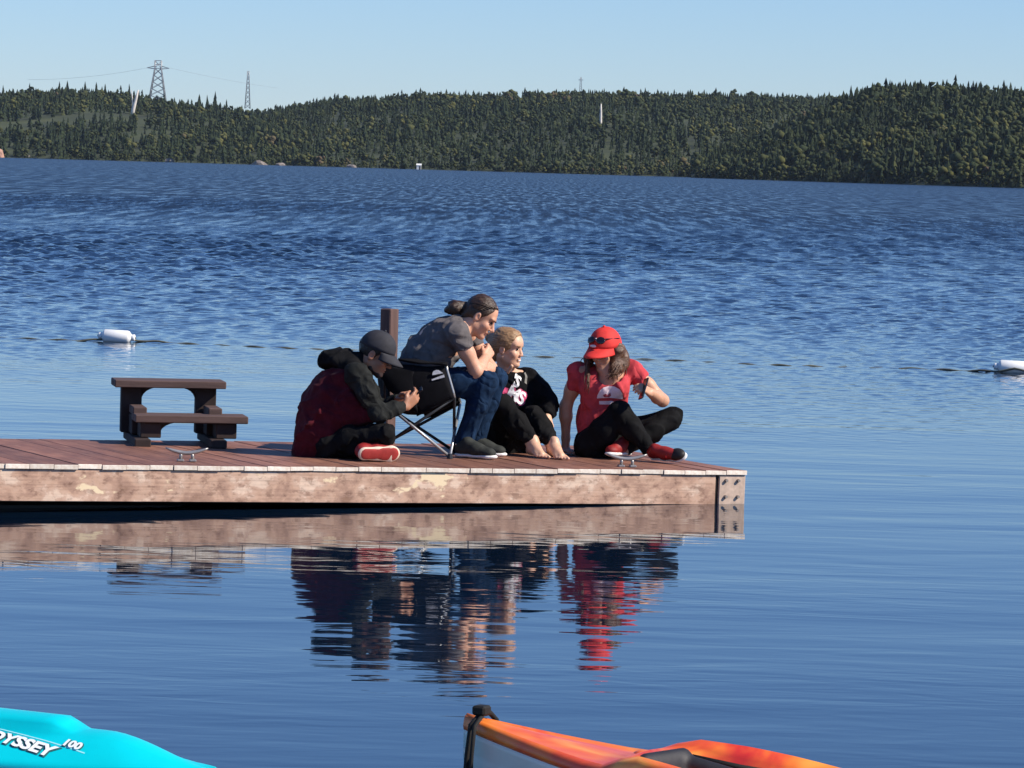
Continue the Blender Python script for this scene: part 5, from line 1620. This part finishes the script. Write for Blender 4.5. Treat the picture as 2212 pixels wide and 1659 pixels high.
def loft(name, L, half, gun, keel, parent, mat, side, nseg=44):
    """side(s, b, g, k) -> half section [(y, z)...] from one edge to the other; mirrored about the keel line"""
    V, Q = [], []
    m = None
    for i in range(nseg + 1):
        s = i / nseg
        pts = side(s, half(s), gun(s), keel(s))
        row = [(s * L, -y, z) for y, z in pts] + [(s * L, y, z) for y, z in pts[::-1][1:]]
        m = len(row); V += row
    I = np.arange(len(V)).reshape(-1, m)
    Q = np.stack([I[:-1, :-1], I[1:, :-1], I[1:, 1:], I[:-1, 1:]], -1).reshape(-1, 4)
    o = link(name, np_mesh(name, np.array(V), Q, mat, True), parent)
    md = o.modifiers.new('thick', 'SOLIDIFY'); md.thickness = 0.008; md.offset = 0
    return o
def ease(x): x = max(0.0, min(1.0, x)); return x * x * (3 - 2 * x)
def place(t, d, tilt=0.0):
    d = norm(d); up = (UPV - d * d.z).normalized(); up = Matrix.Rotation(tilt, 3, d) @ up; y = up.cross(d)
    t.matrix_world = Matrix(((d.x, y.x, up.x, t.location.x), (d.y, y.y, up.y, t.location.y), (d.z, y.z, up.z, t.location.z), (0, 0, 0, 1)))
def orange_kayak():
    L = 3.1
    b0 = at(1008, 1560, 12.0)
    t = empty('kayak', (b0.x, b0.y, b0.z - 0.355), 'orange and red kayak with a white hull and black bow strap', 'kayak')
    half = lambda s: 0.385 * (max(0.0, min(1, s / 0.40)) ** 0.95 if s < 0.40 else (1 if s < 0.62 else max(0.0, (1 - s) / 0.38) ** 0.6)) + 0.012
    gun = lambda s: 0.225 + 0.11 * max(0, 1 - s / 0.30) ** 1.5 + 0.06 * ease((s - 0.175) / 0.05) - 0.085 * ease((s - 0.255) / 0.20) + 0.07 * max(0, (s - 0.7) / 0.3) ** 2
    keel = lambda s: 0.02 + 0.20 * max(0, 1 - s / 0.085) ** 2.2 + 0.08 * max(0, (s - 0.88) / 0.12) ** 2
    def hull(s, b, g, k):
        return [(b, g), (b * 0.985, g - 0.018), (b * 0.90, g - 0.06), (b * 0.89, g - 0.075), (b * 0.97, g - 0.10 if g - 0.10 > k + .03 else (g + k) / 2), (b * 0.86, k + (g - k) * 0.30), (b * 0.5, k + 0.02), (0, k)]
    def deck(s, b, g, k):
        c = ease((s - 0.20) / 0.06) * ease((0.93 - s) / 0.06)
        return [(b, g), (b * 1.012 + 0.004, g + 0.012), (b * 0.985, g + 0.030), (b * 0.90, g + 0.040), (b * 0.82, g + 0.036 - 0.03 * c), (b * 0.74, g + 0.034 - 0.10 * c), (b * 0.4, g + 0.040 - 0.135 * c), (0, g + 0.045 - 0.14 * c)]
    h = loft('hull', L, half, gun, keel, t, HULLW, hull)
    dk = loft('deck', L, half, gun, keel, t, ORANGE, deck)
    # seat back, seat pan and thwart inside the cockpit
    S = Blob(); S.cone((0.66, -0.07, 0.285), (0.70, 0.10, 0.285), 0.045, 0.045, 0.02, ((1, 0, 0.15), 0.6)); S.cone((0.70, 0.10, 0.283), (0.86, 0.12, 0.25), 0.03, 0.03, 0.02); S.cone((0.68, -0.06, 0.2), (0.70, 0.10, 0.2), 0.06, 0.06, 0.03)
    V, Q = S.mesh(0.008); seat = link('seat_back', np_mesh('seat_back', V, Q, SEATK), t)
    tube('strap', [(0.72, 0.12, 0.30), (0.85, 0.20, 0.27), (1.0, 0.26, 0.25)], 0.011, STRAPK, seat, 6)
    S = Blob(); S.cone((0.9, -0.16, 0.15), (1.25, -0.16, 0.13), 0.05, 0.05, 0.03); S.cone((0.9, 0.16, 0.15), (1.25, 0.16, 0.13), 0.05, 0.05, 0.03); S.cone((0.9, 0.0, 0.13), (1.25, 0.0, 0.12), 0.13, 0.13, 0.04, ((0, 0, 1), 0.3))
    V, Q = S.mesh(0.01); link('seat_pan', np_mesh('seat_pan', V, Q, SEATK), t)
    S = Blob(); S.cone((0.56, 0.10, 0.292), (0.63, 0.13, 0.294), 0.03, 0.03, 0.01, ((0, 0, 1), 0.6))
    V, Q = S.mesh(0.006); link('hatch_knob', np_mesh('hatch_knob', V, Q, ORANGE), t)
    # bow strap with its toggle
    st = tube('bow_strap', [(0.055, -0.115, 0.02), (0.055, -0.102, 0.16), (0.056, -0.092, 0.27), (0.060, -0.08, 0.36), (0.064, -0.03, 0.388), (0.064, 0.03, 0.388), (0.060, 0.08, 0.36), (0.055, 0.10, 0.2)], 0.0095, STRAPK, t, 6)
    tube('bow_strap', [(0.078, -0.125, 0.03), (0.078, -0.112, 0.16), (0.078, -0.105, 0.27), (0.078, -0.092, 0.36), (0.078, -0.03, 0.395)], 0.007, STRAPK, t, 6)
    bm = bmesh.new(); bm_box(bm, (0.068, -0.03, 0.402), (0.045, 0.05, 0.03), None, 0.006); bm_obj('toggle', bm, STRAPK, t)
    place(t, (0.88, -0.47, 0.0))
orange_kayak()
def teal_kayak():
    L = 3.05
    tip = at(470, 1668, 11.4)
    t = empty('kayak', (tip.x, tip.y, tip.z - 0.22), 'bright turquoise kayak with white lettering cut by the left edge', 'kayak')
    half = lambda s: 0.34 * (max(0.0, min(1, s / 0.40)) ** 0.62 if s < 0.40 else (1 if s < 0.6 else max(0.0, (1 - s) / 0.4) ** 0.6)) + 0.006
    gun = lambda s: 0.20 + 0.05 * max(0, (s - 0.7) / 0.3) ** 2
    keel = lambda s: 0.0 + 0.14 * max(0, 1 - s / 0.07) ** 2 + 0.08 * max(0, (s - 0.9) / 0.1) ** 2
    crown = lambda s: 0.02 + 0.085 * ease(s / 0.13) * ease((1 - s) / 0.13)
    def hull(s, b, g, k):
        return [(b, g), (b * 0.992, g - 0.02), (b * 0.955, g - 0.035), (b * 0.945, g - 0.09 if g - .09 > k + .03 else (g + k) / 2), (b * 0.97, k + (g - k) * 0.42), (b * 0.8, k + 0.04), (b * 0.4, k + 0.01), (0, k)]
    def deck(s, b, g, k):
        c = ease((s - 0.158) / 0.016) * ease((0.9 - s) / 0.05); w_ = crown(s)
        cav = ease((s - 0.34) / 0.05) * ease((0.82 - s) / 0.05)
        return [(b, g), (b * 1.01 + 0.003, g + 0.010), (b * 0.98, g + 0.024), (b * 0.93, g + 0.020 + w_ * 0.10), (b * 0.86, g + 0.018 + w_ * 0.22), (b * 0.55, g + w_ * 0.72), (b * 0.34, g + w_ * 0.90), (b * 0.30, g + w_ * 0.92 + 0.024 * c), (b * 0.22, g + w_ * 0.96 + 0.032 * c - 0.10 * cav), (0, g + w_ + 0.034 * c - 0.16 * cav)]
    h = loft('hull', L, half, gun, keel, t, TEAL, hull, 90)
    dk = loft('deck', L, half, gun, keel, t, TEAL, deck, 90)
    place(t, (-0.90, 0.43, 0.0))
    # maker's lettering along the near slope of the deck, white with a dark edge
    DKT = simple('dark_teal_print', (0.03, 0.15, 0.16), 0.6, 0.1); WT = simple('white_kayak_print', (0.90, 0.92, 0.92), 0.5, 0.03)
    PT = simple('pale_teal_line', (0.35, 0.85, 0.88), 0.4, 0.05)
    nrm = norm((0.0, 0.5, 0.86)); rt = Vector((-1, 0, 0)); up = nrm.cross(rt)
    Mp = Matrix((rt, up, nrm)).transposed()
    def put(txt, size, bold, x, y, mat, name, lift):
        me = text_mesh(txt, size, 0.12, bold, 0.98, 1.06)
        for v in me.vertices:
            v.co.y += 0.16 * v.co.x * -1.0
        project_print(name, dk, (0, 0, 0), (x, y, 0.25), Mp, [me], mat, dk, lift, 0.03)
    put('ODYSSEY', 0.068, 0.0065, 0.625, 0.128, DKT, 'letter_outline', 0.006); put('ODYSSEY', 0.068, 0.0028, 0.625, 0.128, WT, 'letters', 0.009)
    put('100', 0.042, 0.0045, 0.435, 0.098, DKT, 'letter_outline', 0.006); put('100', 0.042, 0.0020, 0.435, 0.098, WT, 'letters', 0.009)
    project_print('groove_line', dk, (0, 0, 0), (0.62, 0.10, 0.27), Mp, [[(-0.17, 0.034), (0.24, -0.034), (0.24, -0.029), (-0.17, 0.039)]], PT, dk, 0.005, 0.03)
teal_kayak()

# ------------------------------------------------------------------ the air between the dock and the far shore
def haze():
    m = bpy.data.materials.new('haze_air'); m.use_nodes = True
    nt = m.node_tree; nt.nodes.clear()
    v = nt.nodes.new('ShaderNodeVolumePrincipled'); o = nt.nodes.new('ShaderNodeOutputMaterial')
    v.inputs['Color'].default_value = (0.72, 0.84, 1.0, 1)
    v.inputs['Density'].default_value = 0.000022
    v.inputs['Anisotropy'].default_value = 0.2
    nt.links.new(v.outputs[0], o.inputs['Volume'])
    bm = bmesh.new(); bm_box(bm, (0, 1900, 39), (7800, 4600, 82))
    h = bm_obj('haze', bm, m)
    tag(h, 'thin blue haze over the lake and hills', None, None, 'stuff')
haze()
